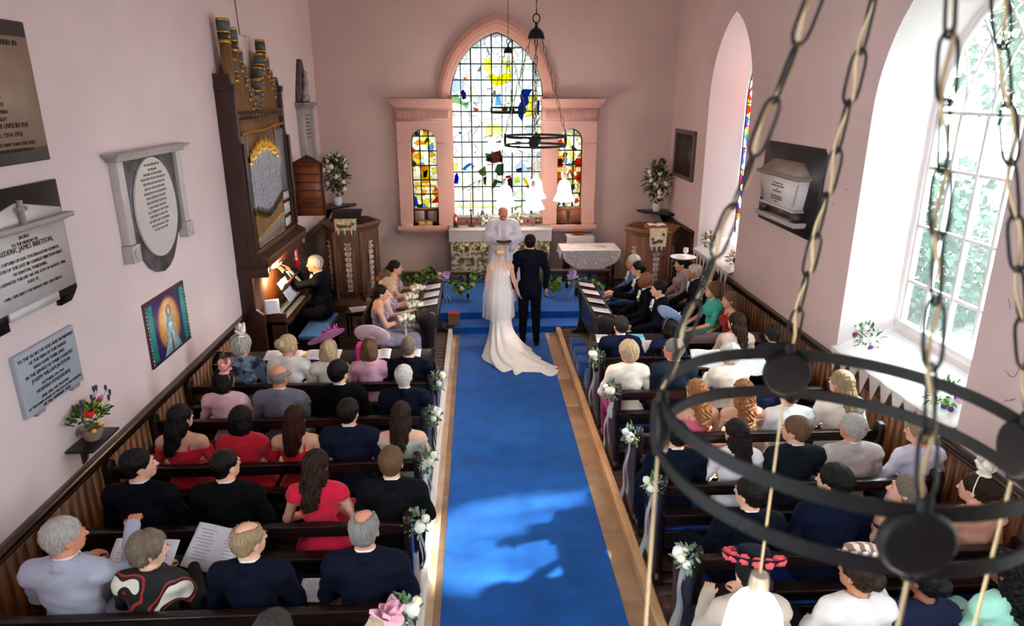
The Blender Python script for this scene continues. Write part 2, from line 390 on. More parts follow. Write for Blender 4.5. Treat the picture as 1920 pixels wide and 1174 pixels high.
def person(label, x, y, zt, rot=0, base=.08, pose='sit', sex='m', hair=('short', 'brown'), skin='fair', wear=('suit', '141a2c'), arms='lap', hy=0, hp=0, hat=None, group=None, lean=0, hgrip='relax', shoes='0c0a0a', h=.012, flower=False, fat=1.0, pants=None, legs=True, specs=False, big=1.0, armR=None, armL=None, kn=0, tie='6c6f80'):
    """x,y,zt: world position of the top of the head"""
    NPERS[0] += 1
    dz = .42 if pose == 'stand' else 0.
    H0 = 1.36+dz; s = (zt-base)/H0; s = max(.86, min(1.12, s)); m_ = sex == 'm'
    ln = math.tan(R_(lean))
    def lt(p):  # lean the torso forward about the hips
        p = np.array(p, float); return (p[0], p[1]+(p[2]-.56)*ln, p[2]+dz)
    sw = .185 if m_ else .16
    N = lt((0, -.015, 1.10)); HC = np.array(lt((0, .02, 1.245)))
    RHm = (Matrix.Rotation(R_(hy), 3, 'Z') @ Matrix.Rotation(R_(-hp), 3, 'X')); RH = np.array(RHm)
    def hd(p): return T3(HC + RH @ np.array(p, float))
    sh = {k: lt((k*sw, -.03, 1.035)) for k in (1, -1)}
    A = {}
    for k in (1, -1):
        a = (armR if k == 1 else armL) or arms
        e, w = ARMS[a] if isinstance(a, str) else a
        if pose == 'stand' and not isinstance(a, str): A[k] = ((k*e[0], e[1], e[2]), (k*w[0], w[1], w[2]))
        elif pose == 'stand' and a == 'side': A[k] = ((k*e[0], e[1], e[2]+dz), (k*w[0], w[1], w[2]+dz))
        else: A[k] = (lt((k*e[0], e[1], e[2])), lt((k*w[0], w[1], w[2])))
    if pose == 'stand': LG = {k: ((k*.09, -.01, .95), (k*.10, .02, .52), (k*.11, -.01, .09), (k*.13, .14, .035)) for k in (1, -1)}
    else: LG = {k: ((k*.09, .02, .545), (k*(.12+kn), .46, .56), (k*(.12+kn*.5), .43, .11), (k*.13, .57, .04)) for k in (1, -1)}
    chest = (.152, .108, .175) if m_ else (.132, .1, .165)
    ch = (chest[0]*fat, chest[1]*fat, chest[2])
    def torso(o, arm=1., up=True, cut=0):
        k = .05
        P = [('e', lt((0, -.02, .94)), (ch[0]+o, ch[1]+o, ch[2]+o), None, k), ('e', lt((0, -.018, .745)), ((.13 if m_ else .108)*fat+o, (.1 if m_ else .088)*fat+o, .15), None, k),
             ('e', lt((0, -.01, .575)), ((.16 if m_ else .17)*fat+o, .125+o, .12+o), None, k)]
        if not m_: P += [('e', lt((q*.065, .065, .93)), (.06+o, .05+o, .06+o), None, .03) for q in (1, -1)]
        P += [('c', sh[1], sh[-1], .058+o, .058+o, k)]
        P += [('c', lt((0, -.025, 1.085)), lt((q*sw*.75, -.03, 1.055)), .05+o, .046+o, .04) for q in (1, -1)]
        for q in (1, -1):
            S, (E, W) = sh[q], A[q]
            ra, rb, rc = (.052, .042, .03) if m_ else (.043, .036, .025)
            if arm > 0:
                t = min(1, arm*2); E2 = tuple(S[i]+(E[i]-S[i])*t for i in range(3)); P.append(('c', S, E2, ra+o, ra+(rb-ra)*t+o, .03))
            if arm > .5:
                t = (arm-.5)*2; W2 = tuple(E[i]+(W[i]-E[i])*t for i in range(3)); P.append(('c', E, W2, rb+o, rb+(rc-rb)*t+o, .02))
        return P
    B = torso(0.) + [('c', lt((0, -.02, 1.06)), hd((0, -.02, -.06)), .056 if m_ else .046, .054 if m_ else .044, .03)]
    B += [('e', hd((0, -.012, .022)), (.077, .097, .092), RH, .02), ('e', hd((0, .028, -.03)), (.061, .072, .083), RH, .03),
          ('e', hd((0, .062, -.088)), (.03, .03, .024), RH, .03), ('c', hd((0, .096, -.002)), hd((0, .113, -.038)), .007, .0135, .012)]
    B += [('-', hd((q*.031, .1, -.003)), (.018, .012, .012), RH, .01) for q in (1, -1)]
    B += [('e', hd((q*.078, -.006, -.022)), (.009, .019, .031), RH, .006) for q in (1, -1)]
    B += [('c', hd((q*.018, .1, .02)), hd((q*.045, .088, .018)), .006, .005, .01) for q in (1, -1)]
    for q in (1, -1):
        a, b, c, d = LG[q]
        B += [('c', a, b, .083, .056, .03), ('c', b, c, .052, .034, .02), ('c', c, d, .036, .026, .02)]
    mb = MB(); mb.M = Matrix.Scale(s, 4)
    V, F = solve(B, h); mb.add(V, F, 0)
    for q in (1, -1):
        E, W = A[q]; d = Vector(W)-Vector(E)
        if isinstance(hgrip, str) and arms == 'lap' and pose == 'sit': d = Vector((d.x*1.2, d.y, d.z*.25-.02))
        d.normalize(); xx = d.cross(Vector((0, 0, 1)))
        if xx.length < .2: xx = Vector((0, -q*1., 0)) if False else Vector((1, 0, 0)) ; 
        if pose == 'stand' and arms == 'side': xx = Vector((0, q*1., 0))
        xx.normalize(); zz = xx.cross(d); M = Matrix(((xx.x, d.x, zz.x, W[0]), (xx.y, d.y, zz.y, W[1]), (xx.z, d.z, zz.z, W[2]), (0, 0, 0, 1)))
        hs = 1.0 if m_ else .88
        hv, hf = HANDS[hgrip]; mb.add(hv*np.array([q*hs, hs, hs]), hf, 0, M=M, flip=(q == -1))
    HM = Matrix.Translation(Vector(T3(HC))) @ RHm.to_4x4()
    for q in (1, -1):
        mb.sph((q*.030, .0825, -.004), .0095, 1, n=10, M=HM); mb.sph((q*.030, .0905, -.004), (.0052, .003, .0052), 2, n=8, M=HM)
    mb.sph((0, .0965, -.066), (.022, .009, .007), 3, n=10, M=HM)
    hc = HAIR[hair[1]] if hair[1] in HAIR else hair[1]
    for q in (1, -1): mb.sph((q*.032, .099, .021), (.016, .004, .0035), 4, n=8, M=HM)
    o = mb.build('person', [skinmat(skin), mat('b8aca4', .4, var=.02, spec=.2), mat('20140e', .3, var=.02), mat('a85c52' if skin not in ('brown',) else '6a3a32', .5, var=.05), hairmat(hair[1])], smooth=180)
    # place so the head top sits at x,y
    hx, hyy = HC[0]*s, (HC[1]-.01)*s; c, sn = math.cos(R_(rot)), math.sin(R_(rot))
    o.location = (x-(c*hx-sn*hyy), y-(sn*hx+c*hyy), base); o.rotation_euler = (0, 0, R_(rot))
    tag(o, label, 'person', group)
    S4 = Matrix.Scale(s, 4)
    if hair[0] not in ('none',):
        hv, hf = hair_mesh(hair[0], big); hb = MB(); hb.M = S4; hb.add(hv, hf, 0, M=HM); hb.build('hair', hairmat(hair[1]), o, smooth=180)
    def garment(name, P, material, clips=(), hh=None, noise=haze):
        v, f = solve(P, hh or h, clips=clips, noise=noise); g = MB(); g.M = S4; g.add(v, f, 0); return g.build(name, material, o, smooth=180)
    kind = wear[0]; col = wear[1]; second = wear[2] if len(wear) > 2 else None
    def dk(c, f):
        c = lin(c); return '%02x%02x%02x' % tuple(int(255*((12.92*x*f) if x*f < .0031 else 1.055*(x*f)**(1/2.4)-.055)) for x in c)
    if kind == 'suit' and sum(lin(col)) < .25: col = dk(col, .34)
    if pants and sum(lin(pants)) < .25: pants = dk(pants, .34)
    cm = cloth(col, second=second, scale=9 if second else 12)
    neckclip = lambda X, Y, Z: .064-np.sqrt(X**2+(Y-(N[1]+.01))**2)+0*Z - np.clip((N[2]-.03-Z), 0, 1)*3
    if kind == 'suit':
        P = torso(.014, 1.)
        for q in (1, -1): P.append(('e', (sh[q][0]*1.0, sh[q][1], sh[q][2]-.004), (.056, .056, .045), None, .03))
        if pose == 'stand': P += [('c', (0, -.01, .98), (0, -.01, .86), .16, .165, .04)]
        garment('jacket', P, cm, clips=[lambda X, Y, Z: (.84-Z)+0*X+0*Y, neckclip] if pose == 'stand' else [neckclip])
        cb = MB(); cb.M = S4
        MM = Matrix.Translation(Vector(lt((0, -.012, 1.105)))) @ Matrix.Rotation(R_(-14), 4, 'X')
        cb.lathe([(.068, -.03), (.065, .015), (.062, .033), (.0585, .033), (.060, -.03)], n=24, M=MM, cap=False, sy=1.06)
        cb.build('shirt_collar', mat('eef0f4', .7, var=.03), o)
        cb = MB(); cb.M = S4
        cb.grid(lambda a, b: tuple(MM @ Vector(((.074+.016*(1-b))*math.sin(PI*(a-.5)*1.35), -(.078+.016*(1-b))*math.cos(PI*(a-.5)*1.35), -.035+.064*b-.03*abs(a-.5)))), 20, 4); cb.build('jacket_collar', cm, o, smooth=180, solid=.008)
        if flower or specs == 'tie' or tie:
            P2 = [('e', lt((0, ch[1]-.018, 1.0)), (.034, .03, .10), None, .01)]
            v, f = solve(P2, .01); g = MB(); g.M = S4; g.add(v, f, 0); g.build('shirt_front', mat('eef0f4', .7, var=.03), o, smooth=180)
            g = MB(); g.M = S4; g.tube([lt((0, ch[1]-.022, 1.10)), lt((0, ch[1]+.006, 1.03)), lt((0, ch[1]+.006, .93))], [.011, .014, .015], n=8); g.build('tie', mat(tie if tie else '6c6f80', .5), o)
        for q in (1, -1):
            E, W = Vector(A[q][0]), Vector(A[q][1]); dd = (W-E).normalized(); g = MB(); g.M = S4; g.cyl(W-dd*.01, W+dd*.012, .034, .033, n=14); g.build('shirt_cuff', mat('eef0f4', .7, var=.03), o)
        if flower:
            g = MB(); g.M = S4; c0 = lt((-.085, ch[1]+.018, 1.0)); g.sph(c0, .026, 0, n=12, fn=lambda a, t: 1+.15*math.sin(5*a+6*t)); 
            for t in range(4): g.sph((c0[0]+.03*math.cos(t*1.6), c0[1]-.004, c0[2]+.03*math.sin(t*1.6)), (.014, .006, .009), 1, n=6)
            g.build('buttonhole_flower', [mat('f2ecd8', .8), mat('5f7a3a', .7)], o)
        pants = pants or col
    elif kind in ('dress', 'top', 'cardigan'):
        # (kind, col, second, sleeve, neckline z)
        sl = wear[3] if len(wear) > 3 else 1.; nz = wear[4] if len(wear) > 4 else None
        P = torso(.012 if kind != 'cardigan' else .018, sl); cl = []
        if nz:
            cl.append(lambda X, Y, Z: (Z-(nz+dz))+0*X+0*Y)
            if sl < .4: cl[-1] = (lambda X, Y, Z: (Z-(nz+dz))-np.clip(.0, 0, 1)+0*X+0*Y)
        else: cl.append(neckclip)
        if kind == 'dress' and pose == 'sit':
            for q in (1, -1): a, b, c_, d_ = LG[q]; P += [('c', a, b, .10, .085, .08), ('c', b, (b[0], b[1]+.02, b[2]-.18), .085, .08, .05)]
            P.append(('c', (0, .1, .57), (0, .42, .575), .09, .08, .06))
        g = garment('dress' if kind == 'dress' else ('cardigan' if kind == 'cardigan' else 'top'), P, cm, clips=cl)
        if nz and sl < .4 and nz < 1.03:
            st = MB(); st.M = S4
            for q in (1, -1):
                st.tube([lt((q*.075, -ch[1]-.012, nz-.05)), lt((q*.085, -ch[1]+.005, 1.03)), lt((q*.09, -.035, 1.10)), lt((q*.085, ch[1]-.04, 1.05)), lt((q*.075, ch[1]+.005, nz-.02))], .009, n=6)
            st.build('shoulder_strap', cm, o)
        if kind != 'dress': pants = pants or '1a1c26'
    if pants and legs:
        P = [('e', (0, -.01, .565+dz), (.165*fat, .135, .125), None, .05)]
        for q in (1, -1):
            a, b, c_, d_ = LG[q]
            P += [('c', a, b, .096, .074, .03), ('c', b, (c_[0], c_[1], c_[2]-.01), .072, .05, .02)]
        garment('trousers', P, cloth(pants), clips=[lambda X, Y, Z: (Z-(.72+dz))+0*X+0*Y])
    for q in (1, -1):
        g = MB(); g.M = S4
        a, b, c_, d_ = LG[q]; g.sph(((c_[0]+d_[0])/2, (c_[1]+d_[1])/2+.005, .038), (.048, .135, .042), 0, n=12); g.box((c_[0]-.035, c_[1]-.06, 0), (c_[0]+.035, c_[1]+.0, .03))
        g.build('shoe', mat(shoes, .35, var=.1), o)
    if specs is True:
        g = MB(); g.M = S4
        for q in (1, -1):
            g.tube([(q*.033+.021*math.cos(t*PI/6), .105, -.006+.015*math.sin(t*PI/6)) for t in range(12)], .0022, n=5, closed=True, M=HM); g.tube([(q*.054, .103, -.003), (q*.08, .06, 0), (q*.085, -.01, -.002)], .0018, n=5, M=HM)
        g.tube([(-.012, .108, -.004), (.012, .108, -.004)], .002, n=5, M=HM); g.build('spectacles', mat('1a1614', .3), o)
    if hat: hat(o, S4, HM)
    return o
# hats (built in the head frame)
def petal(mb, c, d, L, W, m=0, curl=.4, up=(0, 0, 1)):
    d = Vector(d).normalized(); u = Vector(up); x = d.cross(u); x = x.normalized() if x.length > .01 else Vector((1, 0, 0)); z = x.cross(d); c = Vector(c)
    def fn(a, b):
        w = W*math.sin(PI*min(1, .12+.88*b*.98))*(a-.5); return tuple(c+d*(L*b)+x*w*1.0+z*(curl*L*b*b+.25*W*(a*2-1)**2))
    mb.grid(fn, 5, 6, m)
def hat_fascinator(col, petals=9, size=.09, pos=(.03, -.01, .13), feathers=0, col2=None, tilt=0):
    def f(o, S4, HM):
        g = MB(); g.M = S4 @ HM; rnd = random.Random(int(col, 16) % 999)
        g.lathe([(.02, -.012), (.05, -.006), (.045, .004), (.01, .01)], c=pos, n=16)
        for i in range(petals):
            a = 2*PI*i/petals + rnd.random()*.4; el = rnd.uniform(.2, 1.1)
            petal(g, pos, (math.cos(a)*math.cos(el), math.sin(a)*math.cos(el), math.sin(el)), size*rnd.uniform(.75, 1.15), size*.75, 0, rnd.uniform(.1, .5))
        for i in range(feathers):
            a = rnd.uniform(0, 6.28); g.tube([pos, (pos[0]+.05*math.cos(a), pos[1]+.05*math.sin(a), pos[2]+.07), (pos[0]+.12*math.cos(a), pos[1]+.12*math.sin(a), pos[2]+.06+.05*rnd.random())], [.003, .002, .001], n=5, m=1)
        g.tube([(-.086, -.01, -.02), (-.09, -.01, .04), (-.06, -.012, .108), (0, -.012, .131), (.06, -.012, .108), (.09, -.01, .04), (.086, -.01, -.02)], .003, n=6, m=1)
        g.build('fascinator', [cloth(col, .7), cloth(col2 or col, .7)], o, smooth=60, solid=.0015)
    return f
def hat_saucer(col, R=.19, tilt=(-35, 20), pos=(0, 0, .13), col2=None, loops=8):
    def f(o, S4, HM):
        g = MB(); g.M = S4 @ HM @ Matrix.Translation(pos) @ Matrix.Rotation(R_(tilt[0]), 4, 'X') @ Matrix.Rotation(R_(tilt[1]), 4, 'Y')
        g.lathe([(.002, .006), (R*.5, .012), (R*.9, .034), (R, .028), (R, .022), (R*.88, .022), (R*.5, -.002), (.002, -.008)], n=40, sy=.85)
        rnd = random.Random(5)
        for i in range(loops):
            a = 2*PI*i/loops; r = .07; el = rnd.uniform(.3, 1.2); d = Vector((math.cos(a)*math.cos(el), math.sin(a)*math.cos(el), math.sin(el)))
            c = Vector((.02, .0, .02)); x = d.cross(Vector((0, 0, 1))).normalized()
            pts = [c+d*(r*(1-math.cos(t*PI/5))*.6)+x*(.022*math.sin(t*PI/5)) for t in range(10)]
            g.tube([tuple(p) for p in pts], .006, n=6, m=1, closed=True)
        ob = g.build('hat', [cloth(col, .75), cloth(col2 or col, .6)], o, smooth=60); fl = MB(); fl.M = g.M
        for i in range(16):
            a = i*2.4; el = rnd.uniform(.25, 1.3); petal(fl, (R*.35, R*.1, .025), (math.cos(a)*math.cos(el), math.sin(a)*math.cos(el), math.sin(el)), rnd.uniform(.06, .12), .035, 0, rnd.uniform(.1, .5))
        fl.build('hat_flower', cloth(col2 or col, .6), ob, smooth=60, solid=.0015)
        g = MB(); g.M = S4 @ HM; g.tube([(-.088, -.01, -.02), (-.092, -.01, .04), (-.06, -.012, .11), (0, -.012, .133), (.06, -.012, .11), (.092, -.01, .04), (.088, -.01, -.02)], .003, n=6)
        g.build('hat_band', cloth(col2 or col), o)
    return f
def hat_brim(col, R=.2, crown=.095, ch=.09, tilt=(-8, 6), up=.03, bow=None, band=None, stripes=None, flowers=None, pos=(0, -.015, .085)):
    def f(o, S4, HM):
        g = MB(); g.M = S4 @ HM @ Matrix.Translation(pos) @ Matrix.Rotation(R_(tilt[0]), 4, 'X') @ Matrix.Rotation(R_(tilt[1]), 4, 'Y')
        pr = [(R-.002, up-.003), (R*.75, up*.3-.003), (crown+.01, -.004), (crown, .0)]
        g.lathe([(R-.002, up-.004), (R+.002, up+.004), (R*.78, up*.35+.004), (crown+.014, .004), (crown+.004, .014), (crown-.004, ch*.55), (crown*.82, ch*.9), (crown*.4, ch), (.001, ch+.002)], n=44, cap=False, sy=1.08)
        g.lathe([(R-.002, up-.004), (R*.76, up*.3-.004), (crown+.004, -.006), (crown-.01, .002), (crown-.012, .05)], n=44, cap=False, sy=1.08)
        M1 = [cloth(col, .8)]
        if stripes: M1 = [mat(col, .7, second=stripes, scale=7, pat='wave', stretch=(1, 1, 2.2))]
        ob = g.build('hat', M1, o, smooth=50)
        if band:
            b = MB(); b.M = g.M; b.lathe([(crown+.006, .008), (crown+.004, .034)], n=40, cap=False, sy=1.08); b.build('hat_ribbon', cloth(band), ob)
        if bow:
            b = MB(); b.M = g.M
            for i in range(7):
                a = i*.9; petal(b, (.05, -.05, ch*.8), (math.cos(a)*.8, math.sin(a)*.8, .7), .1, .09, 0, .5)
            b.build('hat_bow', sheer(bow, .75), ob, smooth=60)
        if flowers:
            b = MB(); b.M = g.M; rnd = random.Random(3)
            for i in range(9):
                a = 2.0+i*.45; r = crown+.045; b.sph((r*math.cos(a), r*math.sin(a)*1.08, .03+.015*rnd.random()), .028, 0, n=10, fn=lambda p, t: 1+.2*math.sin(5*p+4*t))
            b.build('hat_flowers', cloth(flowers, .7), ob)
    return f
# ------------------------------------------------------------------ the setting
WALL = mat('cfb5b4', .85, var=.05, scale=1.3, bump=.12, bscale=7)
WALLL = mat('d6c3c5', .85, var=.04, scale=1.3, bump=.12, bscale=7)
WALLE = mat('ccb4ae', .85, var=.05, scale=1.3, bump=.12, bscale=7)
REVEAL = mat('e2d8d6', .85, var=.03, scale=2, bump=.35, bscale=9)
PINK = mat('d6aaa0', .6, var=.05, scale=3)
DARKW = mat('140908', .34, var=.45, scale=5, stretch=(.6, 5, 5), bump=.1, bscale=30)
PEWT = mat('1c0d0c', .3, var=.4, scale=5, stretch=(.6, 5, 5), bump=.1, bscale=30)
OAK = mat('6e4a34', .5, var=.3, scale=6, stretch=(4, 4, .5), bump=.15, bscale=40)
ORGW = mat('4a2613', .42, var=.35, scale=5, stretch=(4, 4, .4), bump=.1, bscale=30)
PANEL = mat('74421c', .4, var=.25, scale=5, stretch=(4, 4, .35), bump=.1, bscale=30)
CAPR = mat('2b1912', .3, var=.3, scale=5)
TAN = mat('b99a80', .75, var=.14, scale=5, bump=.2, bscale=30)
FLOORW = mat('4c3024', .55, var=.15, scale=5, stretch=(1, 1, 1), bump=.2, bscale=30)
BLUE = mat('0056b0', .95, var=.2, scale=3.5, bump=.3, bscale=300, sheen=.2, spec=.1)
IRON = mat('110c0b', .6, metal=0., var=.3, scale=20, bump=.2, bscale=60, spec=.25)
GOLD = mat('c99a3f', .3, metal=.9, var=.15, scale=12)
BRASS = mat('b98b3a', .28, metal=1., var=.15, scale=12)
GREYP = mat('8d8b93', .45, metal=.3, var=.3, scale=30)
MARB = mat('cfc8c8', .35, var=.06, scale=6)
SLATE = mat('2a2528', .4, var=.4, scale=5)
GMARB = mat('6a6468', .35, var=.45, scale=9, bump=.05)
PAPER = mat('e9e7f2', .8, var=.03)
INK = mat('2a2024', .8, var=0)
WHITEP = mat('e9e4e2', .5, var=.05)
LEAF = mat('3f5e2a', .6, var=.45, scale=9)
LEAF2 = mat('6f8a3c', .6, var=.4, scale=9)
SAGE = mat('7f9480', .7, var=.3, scale=9)
ROSE = mat('f1ead8', .8, var=.05, scale=20)
LACE = sheer('f3f1f4', .62, lace=True, scale=45)
NET = sheer('eef0f5', .38)
VEILM = sheer('f6f4f2', .42)
XL, XR, YE, YW, ZC = -3.12, 3.96, 14.2, -4.0, 6.4

def arch(uc, w, zs, za, n=12):
    h = za-zs; r = (w*w+h*h)/(2*w); cx = uc-w+r; ta = math.acos(max(-1, min(1, (uc-cx)/r)))
    L = [(cx+r*math.cos(PI+(ta-PI)*i/n), zs+r*math.sin(PI+(ta-PI)*i/n)) for i in range(n+1)]
    return L + [(2*uc-a, b) for a, b in reversed(L[:-1])]
def outline(uc, w, sill, zs, za): return [(uc-w, sill)] + arch(uc, w, zs, za) + [(uc+w, sill)]
def arch_wall(name, T, u0, u1, z0, z1, ops, depth, mats, parent=None, back=True):
    g = MB()
    def face(key, d):
        u = u0
        for o in ops:
            O = outline(*o[key]); a = O[0][0]; b = O[-1][0]
            g.add([T(u, z0, d), T(a, z0, d), T(a, z1, d), T(u, z1, d)], [(0, 1, 2, 3)])
            g.add([T(a, z0, d), T(b, z0, d), T(b, O[0][1], d), T(a, O[0][1], d)], [(0, 1, 2, 3)])
            A = O[1:-1]; g.strip([T(p[0], p[1], d) for p in A], [T(p[0], z1, d) for p in A]); u = b
        g.add([T(u, z0, d), T(u1, z0, d), T(u1, z1, d), T(u, z1, d)], [(0, 1, 2, 3)])
    face('in', 0)
    if back: face('out', depth)
    for o in ops:
        A = outline(*o['in']); B = outline(*o['out']); A.append(A[0]); B.append(B[0])
        g.strip([T(p[0], p[1], 0) for p in A], [T(p[0], p[1], depth) for p in B], 1)
    for (p, q) in (((u0, z0), (u1, z0)), ((u1, z0), (u1, z1)), ((u1, z1), (u0, z1)), ((u0, z1), (u0, z0))):
        g.add([T(*p, 0), T(*q, 0), T(*q, depth), T(*p, depth)], [(0, 1, 2, 3)])
    return g.build(name, mats, parent, smooth=20)
TR_ = lambda u, z, d: (XR+d, u, z)
TE_ = lambda u, z, d: (u, YE+d, z)
w1 = {'in': (11.1, .93, 1.2, 3.75, 5.08), 'out': (11.03, .63, 1.58, 3.75, 4.75)}
w2 = {'in': (5.96, 1.0, 1.2, 3.7, 5.1), 'out': (5.96, .72, 1.58, 3.72, 4.78)}
w3 = {'in': (.85, 1.0, 1.2, 3.7, 5.1), 'out': (.85, .72, 1.58, 3.72, 4.78)}
struct(arch_wall('wall_right', TR_, YW, YE, -.1, ZC, [w3, w2, w1], .56, [WALL, REVEAL]))
g = MB(); rnd = random.Random(12)
for (y, z, L) in ((4.62, 1.9, .22), (4.45, 1.75, .15), (4.7, 2.35, .10), (4.3, 2.1, .12), (4.55, 2.75, .09), (4.35, 3.0, .12), (4.72, 1.55, .08), (4.2, 2.5, .1), (7.25, 2.9, .05), (7.5, 2.7, .05)):
    a = rnd.uniform(0, 6.28); pts = [(XR-.001, y, z)]
    for k in range(6): a += rnd.uniform(-.9, .9); q = pts[-1]; pts.append((XR-.001, q[1]+L/6*math.cos(a), q[2]+L/6*math.sin(a)))
    g.tube(pts, [.001, .004, .006, .003, .005, .003, .001], n=4)
o = g.build('paint_crack', mat('8a7478', .9)); o.parent = COL.objects['wall_right']
eb = (.41, .92, 1.46, 3.84, 5.02); el = (-1.065, .265, 1.3, 2.95, 3.22); er = (1.885, .265, 1.3, 2.95, 3.22)
struct(arch_wall('wall_east', TE_, XL-.0, XR, -.1, ZC, [{'in': e, 'out': e} for e in (el, eb, er)], .25, [WALLE, PINK]))
TL_ = lambda u, z, d: (XL-d, u, z)
w0 = {'in': (-2.6, 1.0, 1.2, 3.7, 5.1), 'out': (-2.6, .72, 1.58, 3.72, 4.78)}
struct(arch_wall('wall_left', TL_, YW, YE, -.1, ZC, [w0, w3], .56, [WALLL, REVEAL]))  # both left openings are added out of view to let in more daylight
struct(MB().box((XL-.6, YW-.3, -.1), (XR+.6, YW, ZC)).build('wall_west', WALL))
struct(MB().box((XL-.6, YW-.3, ZC), (XR+.6, YE+.3, ZC+.2)).build('ceiling', mat('d8cfc8', .9)))
g = MB()
g.box((XL, YW, -.1), (XR, YE, -.001), 1)
for i in range(int((YE-YW)/.9)):
    for j, (a, b) in enumerate(((-.56, -.40), (-.40, .4), (.4, 1.38))): g.box((a, YW+i*.9+.2*j, -.05), (b, YW+i*.9+.9-.003+.2*j, 0))
struct(g.build('floor', [TAN, FLOORW], smooth=0))
def boards(name, x0, x1, y0, y1, z0, z1, m):
    g = MB(); n = max(1, int((y1-y0)/.14)); s = (y1-y0)/n
    for i in range(n): g.box((x0, y0+i*s+.0006, z0), (x1, y0+(i+1)*s-.0006, z1))
    return struct(g.build(name, m, smooth=0))
boards('floor', XL, -.53, YW, 14.2, .0, .08, FLOORW); boards('floor', 1.37, XR, YW, 14.2, .0, .08, FLOORW)
struct(MB().box((-.53, YW, 0), (-.46, 10.98, .11)).build('trim_1', WHITEP, bevel=.008))
struct(MB().box((1.29, YW, 0), (1.37, 10.98, .11)).build('trim_2', mat('c49a70', .6, var=.25, scale=4, stretch=(4, .5, 1)), bevel=.008))
g = MB(); g.box((-.34, YW, 0), (1.11, 11.0, .012)); o = g.build('carpet', BLUE, bevel=.004); tag(o, 'long blue carpet runner down the middle of the aisle', 'carpet')
g = MB(); g.box((-.45, 11.0, 0), (1.75, 11.45, .12)); struct(g.build('floor', BLUE, bevel=.01))
g = MB(); g.box((-1.1, 11.45, 0), (2.5, YE, .24)); struct(g.build('floor', BLUE, bevel=.01))
g = MB(); g.box((-1.8, 12.25, 0), (-1.1, YE, .235)); g.box((2.5, 12.25, 0), (2.75, YE, .235)); struct(g.build('floor', FLOORW))
# wood panelling
def dado(name, x, sgn, y0, y1, z1, m):
    g = MB(); n = int((y1-y0)/.105)
    for i in range(n):
        a = y0+(y1-y0)*i/n; b = y0+(y1-y0)*(i+1)/n
        g.box(tuple(sorted((x, x+sgn*.03)))[:1]+(a+.003, .0), tuple(sorted((x, x+sgn*.03)))[1:]+(b-.003, z1-.06))
    g.box((min(x, x+sgn*.018), y0, 0), (max(x, x+sgn*.018), y1, z1-.06), 1)
    g.box((min(x, x+sgn*.07), y0, z1-.05), (max(x, x+sgn*.07), y1, z1), 1); g.box((min(x, x+sgn*.05), y0, z1-.09), (max(x, x+sgn*.05), y1, z1-.05), 1)
    g.box((min(x, x+sgn*.05), y0, 0), (max(x, x+sgn*.05), y1, .2), 1)
    return struct(g.build(name, [m, CAPR], smooth=0))
dado('trim_3', XL, 1, YW, 8.74, 1.12, PANEL); dado('trim_4', XR, -1, YW, 12.25, 1.12, PANEL)
dado('trim_5', XR, -1, 12.25, YE, 1.48, CAPR); dado('trim_6', XL, 1, 10.95, YE, 1.48, CAPR)
# east window surround
def surround(sg, nm):
    r0 = struct(arch_wall(nm, lambda u, z, d: (u, 14.05+d, z), *( (-1.58, -.51) if sg < 0 else (1.33, 2.40)), 1.3, 3.37, [{'in': el if sg < 0 else er, 'out': el if sg < 0 else er}], .15, [PINK, PINK], back=False))
    x0, x1 = (-1.58, -.51) if sg < 0 else (1.33, 2.40)
    g = MB(); g.box((x0-.03, 14.03, 3.37), (x1, 14.2, 3.62)); n = 30
    for i in range(n): a = x0+.03+(x1-x0-.06)*i/n; g.box((a, 14.018, 3.42), (a+.018, 14.03, 3.58))
    g.box((x0-.045, 14.015, 3.36), (x1, 14.2, 3.385)); g.build('frieze', PINK, r0, smooth=0)
    g = MB(); ex = .12
    for z0, z1, e in ((3.62, 3.65, .03), (3.65, 3.70, .06), (3.70, 3.75, .10), (3.75, 3.79, .14)):
        a, b = (x0-e, x1+.02+e*.3) if sg < 0 else (x0-.02-e*.3, x1+e); g.box((a, 14.05-e, z0), (b, 14.2, z1))
    g.build('cornice', PINK, r0, smooth=0, bevel=.006)
    xm = -1.065 if sg < 0 else 1.885
    g = MB()
    for a, b in ((x0-.01, xm-.265), (xm+.265, x1)): g.box((a, 14.035, 2.93), (b, 14.2, 2.955)); g.box((a, 14.04, 1.3), (b, 14.2, 1.33))
    g.build('string_course', PINK, r0, smooth=0)
surround(-1, 'trim_7'); surround(1, 'trim_8')
g = MB(); rings = [(1.155, 5.33, 14.2), (1.155, 5.33, 14.09), (1.08, 5.23, 14.05), (1.02, 5.15, 14.055), (1.0, 5.12, 14.085), (.96, 5.07, 14.10), (.93, 5.03, 14.17), (.92, 5.02, 14.29)]
for (wa, za, ya), (wb, zb, yb) in zip(rings, rings[1:]):
    A = arch(.41, wa, 3.79, za, 16); B = arch(.41, wb, 3.79, zb, 16); g.strip([(p[0], ya, p[1]) for p in A], [(p[0], yb, p[1]) for p in B])
for s in (-1, 1): x = .41+s*.92; g.box((min(x, x-s*.03), 14.12, 1.46), (max(x, x-s*.03), 14.3, 3.84))
struct(g.build('trim_9', mat('d3a092', .6, var=.05, scale=3), smooth=40))
g = MB(); g.box((-1.64, 13.99, 1.2), (2.46, 14.2, 1.3)); g.box((-1.6, 14.03, 1.15), (2.42, 14.2, 1.2)); struct(g.build('trim_10', PINK, smooth=0, bevel=.008))
g = MB(); g.box((-.49, 14.06, 1.3), (1.31, 14.2, 1.46)); g.box((-.49, 14.04, 1.44), (1.31, 14.3, 1.475), 1)
for x in (-.22, .06, .78, 1.03): g.lathe([(.035, 0), (.035, .012), (.02, .014)], n=16, m=2, M=Matrix.Translation((x, 14.06, 1.38)) @ Matrix.Rotation(PI/2, 4, 'X'))
